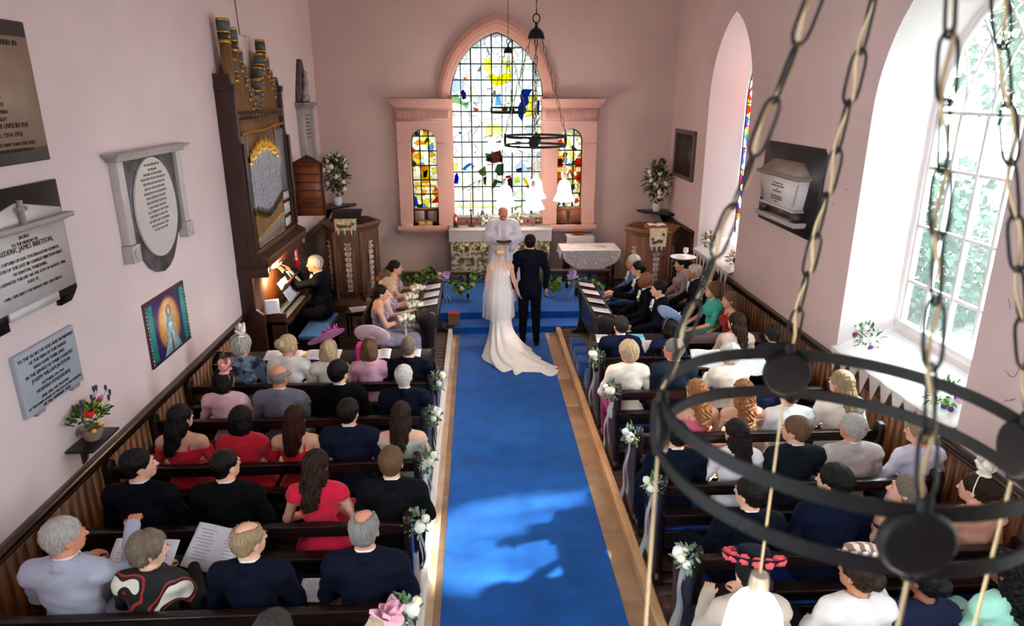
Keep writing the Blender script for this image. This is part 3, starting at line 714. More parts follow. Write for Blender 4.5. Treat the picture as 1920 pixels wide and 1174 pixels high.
g.box((1.19, 14.045, 1.33), (1.29, 14.06, 1.43), 3); g.box((1.205, 14.04, 1.345), (1.275, 14.046, 1.415), 4)
struct(g.build('trim_11', [PINK, mat('c9c6c4', .5), mat('a03a2c', .5), mat('3c2c28', .6), mat('b7a268', .5)], smooth=0))

# windows: glass with leads
cols = [(0, 'eef4ee'), (.42, 'f4f6f4'), (.66, 'eaf2ea'), (.80, 'f4f0da'), (.87, 'e2ead6'), (.92, 'ecdcd6'), (.96, 'd0dce8')]
GL_E = glassmat('f2f7f0', .75, ((0+5.5), tuple(cols), .014))
colsS = [(0, 'f3f4e6'), (.34, 'eede7a'), (.45, 'f6f2dc'), (.64, 'dd7040'), (.69, 'f0e6c0'), (.84, '8ab4d8'), (.89, '5e6a48'), (.93, 'e8b850')]
GL_S = glassmat('f2f2e0', .75, (11., tuple(colsS), .022))
cols1 = [(0, 'f0f0ea'), (.25, '8a4ab8'), (.38, 'e04a2c'), (.5, '3c6ac8'), (.62, 'f2efe4'), (.75, 'e8b83a'), (.85, '3fa060'), (.92, 'c02a4a')]
GL_1 = glassmat('f0f0f0', .7, (9., tuple(cols1), .03), .9)
LEAD = mat('1a1614', .6, var=.1)
def arch_at(o, u):
    uc, w, sill, zs, za = o; h = za-zs; r = (w*w+h*h)/(2*w); x = abs(u-uc); cx = w-r
    return zs+math.sqrt(max(0, r*r-(x-cx)**2))
def leaded(nm, o, T, m, du, dz, gz=None, thick=2):
    gz = o[2] if gz is None else gz
    O = outline(o[0], o[1], gz, o[3], o[4])
    g = MB(); g.prism([(p[0], p[1]) for p in reversed(O)], 0, .004); V = g.V[0]
    g.V[0] = np.array([T(v[0], v[1], v[2]) for v in V]); gl = g.build('glass', m, None, smooth=0); gl.name = nm; struct(gl)
    b = MB(); nU = max(2, round(2*o[1]/du)); k = 0
    for i in range(1, nU):
        u = o[0]-o[1]+2*o[1]*i/nU; r = .011 if i % thick else .016; b.tube([T(u, gz, -.004), T(u, arch_at(o, u), -.004)], r*.85, n=5)
    z = gz+dz
    while z < o[4]-.05:
        w = o[1]
        if z > o[3]:
            h = o[4]-o[3]; rr = (w*w+h*h)/(2*w); w = math.sqrt(max(0, rr*rr-(z-o[3])**2))-(rr-w)
        b.tube([T(o[0]-w, z, -.006), T(o[0]+w, z, -.006)], .012, n=5); z += dz
    P = outline(o[0], o[1]-.01, gz+.01, o[3], o[4]-.01); b.tube([T(p[0], p[1], -.004) for p in P], .013, n=6, closed=True)
    b.build('lead_bars', LEAD, gl, smooth=0)
    return gl
GE = leaded('window_1', eb, lambda u, z, d: (u, 14.31+d, z), GL_E, .205, .298)
gx = lambda px: -.505+(px-850)*.01112
gz_ = lambda py: 3.84-(py-180)*.01063
art = [('5a2a9a', [(868, 172), (872, 168), (877, 175), (877, 185), (871, 186)]), ('b8d8b0', [(852, 180), (862, 176), (868, 188), (884, 195), (878, 203), (868, 194), (854, 192)]),
 ('1f5fae', [(978, 168), (996, 168), (988, 182), (990, 192), (983, 200), (978, 226), (971, 216), (970, 200), (976, 190), (974, 180)]),
 ('f4ef9a', [(990, 182), (1000, 176), (998, 200), (994, 218), (984, 218), (986, 200)]), ('f2dc1c', [(1000, 176), (1006, 178), (1004, 192), (999, 190)]), ('e8a818', [(1000, 200), (1004, 200), (1003, 214), (999, 214)]),
 ('2a5a86', [(1005, 188), (1009, 188), (1008, 214), (1004, 214)]), ('f6f3a0', [(910, 116), (923, 112), (923, 134), (915, 138), (908, 130)]), ('f7f0b0', [(943, 118), (961, 122), (960, 140), (945, 134)]),
 ('f4ea2c', [(916, 140), (925, 142), (935, 146), (944, 140), (960, 140), (956, 154), (940, 161), (925, 160), (920, 150)]), ('9cc4e6', [(931, 178), (938, 176), (940, 196), (929, 198)]),
 ('f2f7a8', [(916, 232), (936, 228), (944, 240), (942, 250), (908, 250)]), ('9a5040', [(922, 284), (938, 279), (942, 300), (925, 303), (910, 298)]), ('5d7a2c', [(910, 284), (920, 286), (922, 298), (914, 300)]), ('c0202c', [(936, 282), (941, 290), (940, 302), (937, 301)]),
 ('5d8060', [(932, 306), (944, 304), (943, 326), (934, 327), (928, 318)]), ('5d8060', [(926, 334), (940, 338), (942, 342), (932, 341), (927, 350), (922, 352)]), ('8a9668', [(897, 318), (910, 308), (912, 326), (906, 328), (900, 325)]), ('55684c', [(906, 330), (912, 328), (911, 346), (907, 342)]),
 ('1a1fd0', [(854, 326), (858, 321), (861, 330), (859, 342), (852, 342)]), ('4aa3d6', [(868, 314), (880, 303), (888, 304), (876, 312), (872, 318)]), ('e9efa0', [(852, 303), (862, 304), (858, 316), (853, 317)]), ('7c3f86', [(994, 330), (998, 338), (1012, 343), (1013, 350), (1004, 347), (996, 342)]),
 ('f0d01a', [(980, 331), (986, 334), (991, 346), (988, 349), (982, 338)]), ('eef08a', [(963, 330), (973, 329), (974, 340), (966, 342)]), ('6a4a3c', [(948, 336), (958, 330), (960, 350), (952, 344)]), ('b5453a', [(946, 328), (958, 327), (956, 331), (948, 332)]),
 ('566070', [(967, 315), (978, 312), (976, 320), (968, 321)]), ('e8f4b0', [(853, 386), (930, 386), (930, 389), (853, 389)]), ('e8f4b0', [(960, 386), (1012, 386), (1012, 389), (960, 389)]), ('6aa0c8', [(862, 244), (870, 246), (864, 250)]), ('c88a86', [(888, 200), (898, 202), (900, 206), (892, 207)]), ('f0a818', [(872, 147), (880, 148), (876, 151)])]
b = MB(); ms = []
for c, P in art:
    m = glassmat(c, .3, None, 1.)
    if m not in ms: ms.append(m)
    n0 = b.n; pr = [(gx(x), gz_(y)) for x, y in P]
    cx = sum(p[0] for p in pr)/len(pr); cz = sum(p[1] for p in pr)/len(pr)
    b.add([(x, 14.301, z) for x, z in pr]+[(x, 14.298, z) for x, z in pr], [tuple(range(len(pr))), tuple(range(2*len(pr)-1, len(pr)-1, -1))], ms.index(m))
    b.tube([(x, 14.299, z) for x, z in pr], .0035, n=4, m=0 if False else ms.index(m), closed=True)
b.build('coloured_glass', ms, GE, smooth=0)
for nm, e in (('window_2', el), ('window_3', er)):
    G = leaded(nm, e, lambda u, z, d: (u, 14.31+d, z), GL_S, .175, .29, gz=1.62, thick=1)
    g = MB(); x0, x1 = e[0]-.265, e[0]+.265; g.box((x0, 14.24, 1.3), (x1, 14.36, 1.6)); g.box((x0, 14.22, 1.58), (x1, 14.34, 1.63))
    g.build('window_frame', mat('c48a70', .5, var=.1), G, smooth=0)
    # heraldic pieces
    b = MB(); cz = 2.35 if nm == 'window_2' else 2.3; c = e[0]
    def q(pts, m): b.add([(c+x, 14.30, cz+z) for x, z in pts]+[(c+x, 14.297, cz+z) for x, z in pts], [tuple(range(len(pts))), tuple(range(2*len(pts)-1, len(pts)-1, -1))], m)
    if nm == 'window_2':
        q([(-.09, -.22), (.09, -.22), (.09, .14), (-.09, .14)], 0); q([(-.04, -.1), (.03, -.1), (.05, .06), (-.02, .02), (-.05, .08)], 1); q([(-.2, -.3), (.2, -.3), (.2, -.25), (-.2, -.25)], 0); q([(-.25, -.7), (-.15, -.7), (-.2, -.5), (-.26, -.45)], 2); q([(.1, -.62), (.25, -.45), (.25, -.62)], 3); q([(-.06, .55), (.06, .55), (.04, .6), (-.04, .6)], 0)
    else:
        q([(-.1, -.1), (0, -.3), (.12, -.12), (.12, .12), (-.1, .12)], 4); q([(-.06, -.1), (.02, .04), (.1, -.1), (.1, -.05), (.02, .1), (-.06, -.05)], 3); q([(-.25, .14), (-.12, .14), (-.14, .32), (-.25, .32)], 3); q([(.12, .14), (.25, .14), (.25, .32), (.14, .32)], 3); q([(-.25, -.2), (-.16, -.2), (-.16, .05), (-.25, .05)], 5); q([(.16, -.15), (.25, -.2), (.25, .05), (.16, .05)], 5); q([(-.05, .42), (.05, .42), (.06, .6), (-.06, .6)], 4)
    b.build('heraldic_glass', [glassmat('f2cf1a', .3, None, 1.), glassmat('2a2416', .3, None, 1.), glassmat('4a9ad8', .3, None, 1.), glassmat('e0491c', .3, None, 1.), glassmat('f8f4ee', .3, None, 1.), glassmat('e8901c', .3, None, 1.)], G, smooth=0)
leaded('window_4', w1['out'], lambda u, z, d: (XR+.52+d, u, z), GL_1, .32, .36, thick=1)
PLAIN = glassmat('f4faf8', .02, None, .9)
def plainwin(nm, o, x):
    uc, w, sill, zs, za = o; T = lambda u, z, d: (x+d, u, z)
    O = outline(*o); g = MB(); g.prism([(p[0], p[1]) for p in reversed(O)], 0, .004); V = g.V[0]; g.V[0] = np.array([T(v[0], v[1], v[2]) for v in V])
    gl = struct(g.build(nm, PLAIN, smooth=0)); b = MB()
    P = outline(uc, w-.02, sill+.02, zs, za-.02); b.tube([T(p[0], p[1], -.02) for p in P], .035, n=6, closed=True)
    mus = [uc-w/2, uc, uc+w/2]
    for u in mus: b.box((x-.05, u-.017, sill), (x+.0, u+.017, zs))
    for z in (2.05, 2.62, 3.2, 3.72): b.box((x-.045, uc-w, z-.014), (x, uc+w, z+.014))
    # intersecting tracery: arcs of the head's own radius from each mullion
    h = za-zs; r = (w*w+h*h)/(2*w)
    for u in mus:
        for s in (-1, 1):
            pts = []; cx = u+s*r
            for i in range(15):
                t = i/14*1.25; uu = cx-s*r*math.cos(t); zz = zs+r*math.sin(t)
                if abs(uu-uc) < w and zz < arch_at(o, uu): pts.append(T(uu, zz, -.02))
            if len(pts) > 1: b.tube(pts, .014, n=5)
    b.box((x-.1, uc-w, sill-.02), (x, uc+w, sill+.05))
    b.build('window_frame', WHITEP, gl, smooth=0)
plainwin('window_5', w2['out'], XR+.52); plainwin('window_6', w3['out'], XR+.52); plainwin('added_window_7', w3['out'], XL-.52); plainwin('added_window_8', w0['out'], XL-.52)  # the two on the left wall are unseen, added to brighten the interior

# ------------------------------------------------------------------ outdoors, seen through the clear windows
struct(MB().box((XR+.62, -30, -.3), (60, 50, -.2)).build('floor', mat('39452f', .95, var=.2, scale=.7)))
struct(MB().box((-40, YE+.5, -.3), (XR+.62, 50, -.2)).build('floor', mat('39452f', .95, var=.2, scale=.7)))
def tree(lbl, x, y, h, r, n, seed):
    rnd = random.Random(seed); t = thing('tree', lbl, 'tree', (x, y, -.2), group=None)
    g = MB(); g.tube([(0, 0, 0), (.1, 0, h*.35), (0, .1, h*.7)], [.22, .16, .06], n=10)
    for i in range(7):
        a = i*.9; g.tube([(.05, 0, h*(.3+.05*i)), (r*.7*math.cos(a), r*.7*math.sin(a), h*(.5+.05*i))], [.07, .02], n=6)
    g.build('trunk', mat('4a3b2c', .9), t)
    rs = np.random.RandomState(seed); d = rs.normal(size=(n, 3)); d /= np.linalg.norm(d, axis=1)[:, None]; rad = rs.uniform(.35, 1, n)**.6
    cl = rs.normal(size=(26, 3)); cl /= np.linalg.norm(cl, axis=1)[:, None]; cl *= rs.uniform(.3, .95, 26)[:, None]
    k = rs.randint(0, 26, n); c = (cl[k]+d*rad[:, None]*.3)*np.array([r, r, h*.36])+np.array([0, 0, h*.62])
    a = rs.normal(size=(n, 3)); a /= np.linalg.norm(a, axis=1)[:, None]; b_ = np.cross(a, rs.normal(size=(n, 3))); b_ /= np.linalg.norm(b_, axis=1)[:, None]
    s = rs.uniform(.07, .14, n)[:, None]; V = np.stack([c-a*s, c+b_*s*.6, c+a*s, c-b_*s*.6], 1).reshape(-1, 3)
    g = MB(); g.add(V, np.arange(4*n).reshape(n, 4)); o = g.build('foliage', mat('2c4026', .7, var=.4, scale=2, spec=.2), t, smooth=0)
    o['kind'] = 'stuff'
tree('broad green tree outside the clear window, the nearer of the two', 10.5, 7.6, 9.5, 2.6, 5200, 3)
tree('green tree outside towards the stained glass window, farther away', 12.5, 14.5, 8.0, 2.8, 5200, 5)

for i, (x, y, l) in enumerate(((8.6, 6.2, 'leafy bush outside the clear right window, nearest the glass'), (9.4, 9.4, 'leafy bush outside the clear right window, behind the nearest one'), (8.8, 12.6, 'leafy bush outside between the two right windows'))):
    t = thing('bush', l, 'bush', (x, y, -.2)); rs = np.random.RandomState(40+i); n = 2600; d = rs.normal(size=(n, 3)); d /= np.linalg.norm(d, axis=1)[:, None]; d[:, 2] = abs(d[:, 2])
    c = d*rs.uniform(.5, 1, n)[:, None]*np.array([1.4, 1.45, 3.0]); a = rs.normal(size=(n, 3)); a /= np.linalg.norm(a, axis=1)[:, None]; b_ = np.cross(a, rs.normal(size=(n, 3))); b_ /= np.linalg.norm(b_, axis=1)[:, None]; s = rs.uniform(.06, .13, n)[:, None]
    g = MB(); g.add(np.stack([c-a*s, c+b_*s*.6, c+a*s, c-b_*s*.6], 1).reshape(-1, 3), np.arange(4*n).reshape(n, 4)); o = g.build('foliage', mat('2a4430', .7, var=.4, scale=2, spec=.2), t, smooth=0); o['kind'] = 'stuff'
    g = MB(); g.tube([(0, 0, 0), (.05, 0, .8), (.1, .1, 1.8)], [.08, .05, .02], n=8); g.build('trunk', mat('4a3b2c', .9), t)
# ------------------------------------------------------------------ pews
def pew_mesh(W, rest=False, pad=False):
    """origin at the middle of the back rail, seat towards +y, on the boards"""
    t = thing('pew', '', 'pew')
    g = MB(); g.box((-W/2, -.02, .78), (W/2, .015, .87)); g.box((-W/2, -.035, .855), (W/2, .03, .88)); g.build('back_rail', PEWT, t, smooth=0, bevel=.006)
    g = MB(); g.box((-W/2, -.012, .50), (W/2, .012, .60)); g.build('lower_rail', DARKW, t, smooth=0, bevel=.004)
    g = MB(); g.box((-W/2, .0, .405), (W/2, .40, .44)); g.box((-W/2, .02, .3), (W/2, .045, .405)); g.build('seat', DARKW, t, smooth=0, bevel=.006)
    if pad: g = MB(); g.box((-W/2+.03, .02, .44), (W/2-.03, .39, .455)); g.build('seat_pad', cloth('123f9a'), t, smooth=0, bevel=.005)
    P = [(-.10, 0), (.40, 0), (.40, .06), (.36, .10), (.35, .42), (.38, .50), (.36, .56), (.22, .60), (.07, .66), (.05, .84), (.04, .93), (0, .965), (-.05, .955), (-.075, .90), (-.06, .6), (-.07, .1), (-.10, .06)]
    for s in (-1, 1):
        g = MB(); M = Matrix(((0, 0, 1, s*W/2), (1, 0, 0, 0), (0, 1, 0, 0), (0, 0, 0, 1))); g.prism(P, -.03, .03, M=M); g.build('end_panel', DARKW, t, smooth=0, bevel=.008)
    for x in (-W/6, W/6):
        g = MB(); g.box((x-.02, .03, 0), (x+.02, .36, .405)); g.build('support', DARKW, t, smooth=0)
    g = MB(); g.box((-W/2, -.30, .80), (W/2, -.03, .82)) if rest else g.box((-W/2, -.14, .66), (W/2, -.02, .675)); g.box((-W/2, -.305 if rest else -.145, .815 if rest else .67), (W/2, -.29 if rest else -.13, .835 if rest else .69)); g.build('book_rest', PEWT, t, smooth=0, bevel=.004)
    return t
LR = [6.80, 5.99, 5.15, 4.28, 3.42, 2.55]; RRW = [7.40, 6.45, 5.50, 4.67, 3.79, 2.95]
WL, WR = 2.52, 2.22; CL, CR = -1.80, 2.53
pl = pew_mesh(WL); ordn = ['front', 'second', 'third', 'fourth', 'fifth', 'sixth']
for i, y in enumerate(LR):
    o = pl if i == 0 else dup(pl); o.location = (CL, y, .08)
    tag(o, 'dark wooden pew left of the aisle, %s row counted from the altar end' % ordn[i], 'pew', 'pews')
pr = pew_mesh(WR, False, True); pr2 = pew_mesh(WR, True, True)
for i, y in enumerate(RRW):
    o = pr2 if i == 0 else (pr if i == 1 else dup(pr)); o.location = (CR, y, .08)
    tag(o, 'dark wooden pew right of the aisle, %s row counted from the altar end' % ordn[i] + ('' if i else ', wide rest'), 'pew', 'pews')
def desk(name, lbl, W, loc, rot):
    t = thing(name, lbl, 'desk', loc, rot, 'pew front desks')
    g = MB(); M = Matrix.Translation((0, 0, .84)) @ Matrix.Rotation(R_(10), 4, 'X'); g.box((-W/2, -.15, 0), (W/2, .15, .025), M=M); g.box((-W/2, -.155, .02), (W/2, -.14, .045), M=M); g.build('desk_top', PEWT, t, smooth=0, bevel=.004)
    g = MB(); g.box((-W/2, .03, .3), (W/2, .055, .84)); g.build('front_panel', DARKW, t, smooth=0)
    g = MB(); g.box((-W/2, -.16, .22), (W/2, .02, .24)); g.build('shelf', DARKW, t, smooth=0)
    P = [(-.2, 0), (.2, 0), (.19, .05), (.1, .09), (.06, .3), (.09, .6), (.13, .86), (.1, .92), (.04, .94), (-.1, .88), (-.14, .82), (-.05, .6), (-.05, .3), (-.1, .09), (-.19, .05)]
    for s in (-1, 1):
        g = MB(); M = Matrix(((0, 0, 1, s*W/2), (1, 0, 0, 0), (0, 1, 0, 0), (0, 0, 0, 1))); g.prism(P, -.03, .03, M=M); g.build('end_panel', DARKW, t, smooth=0, bevel=.006)
    return t
desk('pew_desk', 'dark front desk with sloping top before the left front pew', 2.5, (-1.80, 7.62, .08), 0)
desk('pew_desk', 'dark front desk with sloping top before the right front pew', 2.22, (2.53, 8.03, .08), 0)
desk('choir_desk', 'dark choir desk with papers in front of the lilac bridesmaids', 1.85, (-.72, 9.98, .08), PI/2*-1+PI*0)
desk('choir_desk', 'dark choir desk with papers in front of the seated groomsmen', 1.95, (1.72, 9.78, .08), PI/2)
def bench(lbl, L, loc, rot):
    t = thing('choir_pew', lbl, 'pew', loc, rot)
    g = MB(); g.box((-L/2, 0, .40), (L/2, .4, .44)); g.build('seat', DARKW, t, smooth=0, bevel=.005)
    g = MB(); g.box((-L/2, -.03, .44), (L/2, 0, .84)); g.build('backrest', DARKW, t, smooth=0, bevel=.005)
    for s in (-1, 1): g = MB(); g.box((s*L/2-.03, -.05, 0), (s*L/2+.03, .4, .5), taper=0); g.box((s*L/2-.03, -.05, .5), (s*L/2+.03, .04, .9)); g.build('end_panel', DARKW, t, smooth=0, bevel=.008)
bench('dark choir bench the lilac bridesmaids sit on', 1.9, (-1.62, 9.95, .08), -PI/2)
bench('dark choir bench the groomsmen sit on', 2.1, (2.62, 9.8, .08), PI/2)
bench('dark back choir bench against the right wall panelling', 2.3, (3.50, 9.75, .08), PI/2)

# kneelers
def hassock(lbl, loc, rot=0, col='14306e', sz=(.34, .24, .2)):
    g = MB(); a, b, c = sz; g.box((-a/2, -b/2, 0), (a/2, b/2, c*.8)); g.box((-a/2, -b/2, c*.8), (a/2, b/2, c), taper=.015)
    o = g.build('hassock', [cloth(col)], None, bevel=.02, loc=loc, rot=rot); tag(o, lbl, 'kneeler', 'kneelers'); return o
hs = [(1.62, 9.75), (1.62, 9.38), (1.62, 9.02), (1.66, 8.5)]
for i, (x, y) in enumerate(hs): hassock('blue kneeler between the right kerb and choir desk, %s from the steps' % ordn[i].replace('front', 'first'), (x-.13, y, .08), 0, '1c4a8e', (.22, .3, .24))
for i, (x, y) in enumerate([(-.66, 8.62), (-.64, 8.22), (-.63, 7.9)]): hassock('blue kneeler beside the white kerb left of the aisle, %s from the steps' % ordn[i].replace('front', 'first'), (x, y, .08), 0, '1a4f9a', (.2, .28, .28))
for (x, y, l) in ((1.62, 5.16, 'blue kneeler on the boards inside the right pews by the aisle'),): hassock(l, (x, y, .08), 0, '1a55b0')
g = MB(); g.box((-.1, -.08, 0), (.1, .08, .17)); g.box((-.1, -.08, .17), (.1, .08, .21), 1, taper=.01)
tag(g.build('hassock', [mat('8c6a52', .8), mat('c23324', .8)], bevel=.01, loc=(-.44, 11.2, .12)), 'small tan and red box kneeler on the blue step beside the left choir desk', 'kneeler')
# ------------------------------------------------------------------ altar and sanctuary
FRONTAL = mat('c9bfa0', .8, second='6b6a48', scale=16, var=.1)
t = thing('altar', 'altar table against the east wall with patterned green and brown frontal', 'altar', (0, 0, 0))
g = MB(); g.box((-.50, 13.46, .24), (1.38, 14.0, 1.26)); g.box((-.56, 13.42, 1.26), (1.44, 14.02, 1.30)); g.build('table_body', OAK, t, smooth=0, bevel=.005)
g = MB(); g.grid(lambda a, b: (-.55+1.98*a, 13.425-.008*math.sin(a*60), .25+.85*b), 90, 4); g.build('frontal', FRONTAL, t, smooth=180, solid=.006)
g = MB()
rnd = random.Random(2)
for i in range(9):
    x = -.45+i*.22
    for z in (.42, .7, .95):
        for k in range(5):
            a = k*1.256+i; petal(g, (x+(.1 if z == .7 else 0), 13.415, z), (math.cos(a), -.02, math.sin(a)), .07, .045, k % 2, 0, up=(0, -1, 0))
        g.sph((x+(.1 if z == .7 else 0), 13.414, z), (.016, .006, .016), 2, n=8)
g.build('embroidery', [mat('6e7a4c', .8), mat('7c4a34', .8), mat('36445e', .8)], t, smooth=60)
g = MB(); g.grid(lambda a, b: (-.58+2.04*a, 13.405, 1.08-.0+.235*b+(.012*abs(math.sin(a*60))*(1-b))), 120, 5); g.build('lace_edge', sheer('f2eef4', .8, lace=True, scale=50), None, smooth=180)
o = COL.objects['lace_edge']; o.parent = t
g = MB(); g.box((-.585, 13.40, 1.302), (1.465, 14.03, 1.312)); g.grid(lambda a, b: (-.59, 13.40+.62*a, 1.31-.28*b), 12, 4); g.grid(lambda a, b: (1.47, 13.40+.62*a, 1.31-.28*b), 12, 4)
tag(g.build('altar_cloth', mat('cfd0d8', .45, var=.06, scale=9), smooth=0), 'white lace-edged cloth lying over the altar top', 'altar cloth')
def candlestick(lbl, x, y, z, h, candle=.42, col=BRASS):
    t = thing('candlestick', lbl, 'candlestick', (x, y, z))
    g = MB(); g.lathe([(.075, 0), (.075, .012), (.05, .025), (.02, .04), (.014, .08), (.022, .10), (.014, .12), (.013, h*.6), (.024, h*.64), (.013, h*.68), (.012, h*.9), (.034, h*.96), (.036, h), (.012, h)], n=20); g.build('stem', col, t, smooth=50)
    g = MB(); g.cyl((0, 0, h), (0, 0, h+candle), .013, .012, n=12); g.cyl((0, 0, h+candle), (0, 0, h+candle+.012), .002, n=5, m=1); g.build('candle', [mat('e9e0c8', .5), INK], t)
candlestick('tall altar candlestick with white candle, left of the priest', -.14, 13.85, 1.312, .34, .36, mat('3a2c22', .4, metal=.5)); candlestick('altar candlestick right of the priest, near the small square icon', 1.07, 13.85, 1.312, .32, .12, mat('8d8276', .4, metal=.7))
t = thing('paschal_candle', 'thick red and cream candle on dark round foot at left end of altar', 'candle', (-.45, 13.8, 1.312))
g = MB(); g.lathe([(.06, 0), (.06, .02), (.035, .04), (.04, .09), (.03, .09)], n=16); g.build('holder', mat('1c1716', .4), t)
g = MB(); g.cyl((0, 0, .09), (0, 0, .26), .026, n=16); g.cyl((.0, 0, .14), (0, 0, .2), .027, n=16, m=1); g.cyl((0, 0, .26), (0, 0, .30), .01, .002, m=2); g.build('candle', [mat('d8583c', .5), mat('e8d8b8', .5), mat('f0a040', .5)], t)

def bloom(g, c, r, m=0, seed=0): g.sph(c, r, m, n=12, fn=lambda a, t: 1+.10*math.sin(5*a+7*t+seed)+.05*math.sin(9*a-4*t))
def leaves(g, c, rad, n, size, m=0, seed=1, hemi=False, sq=(1, 1, 1)):
    rnd = random.Random(seed)
    for i in range(n):
        d = Vector((rnd.gauss(0, 1), rnd.gauss(0, 1), rnd.gauss(0, 1))).normalized()
        if hemi: d.z = abs(d.z)
        p = Vector(c)+Vector((d.x*rad*sq[0], d.y*rad*sq[1], d.z*rad*sq[2]))*rnd.uniform(.45, 1)
        petal(g, p, d+Vector((rnd.uniform(-.6, .6), rnd.uniform(-.6, .6), rnd.uniform(-.6, .6))), size*rnd.uniform(.7, 1.3), size*.55, m if not isinstance(m, (list, tuple)) else rnd.choice(m), rnd.uniform(-.2, .4))
def arrangement(name, lbl, loc, R, nb, br, h, group=None, cols=('f1ead8',), leafm=(LEAF, LEAF2), sq=(1, 1, 1), vase=None, seed=1, nl=70, ls=.06):
    t = thing(name, lbl, 'flowers', loc, 0, group); rnd = random.Random(seed)
    if vase:
        g = MB(); g.lathe([(vase*.6, 0), (vase*.8, .02), (vase, vase*1.0), (vase*.8, vase*1.9), (vase*.7, vase*1.9), (vase*.9, vase), (vase*.5, .02)], n=20); g.build('vase', mat('d9dde0', .2, var=.05), t)
    g = MB(); leaves(g, (0, 0, h), R, nl, ls, list(range(len(leafm))), seed, sq=sq); g.build('foliage', list(leafm), t, smooth=60)
    for i in range(nb):
        for _ in range(30):
            d = Vector((rnd.gauss(0, 1), rnd.gauss(0, 1)-.35, rnd.gauss(0, 1)+.25)).normalized()
            if d.y < .6: break
        k = rnd.uniform(.65, 1.05); g = MB(); bloom(g, (d.x*R*sq[0]*k, d.y*R*sq[1]*k, h+d.z*R*sq[2]*k), br*rnd.uniform(.75, 1.15), 0, i)
        g.build('flower', mat(cols[i % len(cols)], .8, var=.06, scale=20), t, smooth=180)
    return t
arrangement('flower_arrangement', 'white and lilac flowers on the altar, left of the priest', (.10, 13.82, 1.312), .13, 8, .03, .17, cols=('f1ead8', 'f4f0ea', '9a4560'), vase=.05, seed=4, leafm=(LEAF, SAGE), ls=.05)
arrangement('flower_arrangement', 'white and burgundy flowers on the altar, right of the priest', (.80, 13.82, 1.312), .13, 8, .03, .17, cols=('f1ead8', 'f4f0ea', '8a3550'), vase=.05, seed=6, leafm=(LEAF, SAGE), ls=.05)
# things standing in the small window niches
t = thing('folding_picture', 'dark folding double frame with grey sheets in the left niche', 'frame', (-1.07, 14.2, 1.305))
for s in (-1, 1):
    g = MB(); M = Matrix.Translation((s*.13, 0, 0)) @ Matrix.Rotation(s*.12, 4, 'Z'); g.box((-.12, -.02, 0), (.12, 0, .31), 0, M); g.box((-.095, -.024, .03), (.095, -.019, .28), 1, M)
    for k in range(8): g.box((-.07, -.026, .06+.022*k), (.07-.02*(k % 3), -.0235, .066+.022*k), 2, M)
    g.build('panel', [mat('1c1412', .4), mat('a39c94', .7), mat('6a625c', .8)], t, smooth=0)
g = MB(); g.box((-.17, -.05, 0), (.12, .03, .11)); g.box((-.15, -.053, .02), (-.04, -.049, .09), 1); g.box((-.01, -.053, .02), (.10, -.049, .09), 1)
tag(g.build('gilt_box', [GOLD, mat('f0d890', .3, metal=.6)], bevel=.006, loc=(-1.05, 14.09, 1.30)), 'small gold box in front of the folding frame, left niche', 'box')
t = thing('goblet_vase', 'slim dark metal vase on the sill of the right niche', 'vase', (1.87, 14.12, 1.30)); g = MB(); g.lathe([(.06, 0), (.06, .012), (.02, .03), (.015, .07), (.03, .14), (.045, .27), (.04, .27), (.02, .12)], n=20); g.build('body', mat('6a5e56', .35, metal=.6), t, smooth=50)
g = MB(); g.lathe([(.002, 0), (.07, 0), (.075, .03), (.06, .03), (.002, .01)], n=20); tag(g.build('candle_dish', mat('2a221e', .4), loc=(2.08, 14.1, 1.30)), 'small black dish on the right niche sill', 'dish')
# credence and lace table
t = thing('credence_table', 'small white-clothed table with brass plate, right of the altar', 'table'); g = MB(); g.box((1.84, 13.72, .24), (1.88, 13.76, 1.09)); g.box((2.28, 13.72, .24), (2.32, 13.76, 1.09)); g.box((1.84, 14.06, .24), (1.88, 14.1, 1.09)); g.box((2.28, 14.06, .24), (2.32, 14.1, 1.09)); g.box((1.82, 13.7, 1.07), (2.34, 14.12, 1.1)); g.build('table_frame', DARKW, t, smooth=0)
g = MB(); g.box((1.80, 13.68, 1.102), (2.36, 14.13, 1.112)); g.add([(1.8, 13.675, 1.11), (2.36, 13.675, 1.11), (2.38, 13.66, .82), (2.1, 13.66, .9), (1.78, 13.66, .82)], [(0, 4, 3, 2, 1)])
tag(g.build('table_cloth', mat('cfc8cf', .8, var=.05), smooth=0), 'plain white cloth on the small table under the brass plate', 'cloth')
g = MB(); g.lathe([(.002, 0), (.09, .0), (.15, .02), (.155, .028), (.14, .024), (.09, .008), (.002, .006)], n=30); tag(g.build('brass_plate', BRASS, loc=(2.06, 13.88, 1.114)), 'round brass alms plate on the small white table', 'plate')
t = thing('side_table', 'dark table on turned legs under a lace cloth, behind right choir desk', 'table')
g = MB(); g.box((1.64, 12.86, .96), (2.70, 13.5, 1.0)); g.box((1.68, 12.9, .86), (2.66, 13.46, .96)); g.build('table_top', DARKW, t, smooth=0, bevel=.005)
for x, y in ((1.72, 12.94), (2.62, 12.94), (1.72, 13.42), (2.62, 13.42)):
    g = MB(); g.lathe([(.03, 0), (.035, .08), (.02, .12), (.035, .3), (.02, .5), (.035, .55), (.035, .64)], c=(x, y, .235), n=14); g.build('leg', DARKW, t)
g = MB()
g.box((1.60, 12.84, 1.002), (2.74, 13.52, 1.010))
def drop(a, b):
    x = 1.60+1.14*a; L = .36*math.sqrt(max(0, 1-(2*a-1)**2))+.02; return (x, 12.832-.02*math.sin(a*22)*b-.03*b, 1.008-L*b)
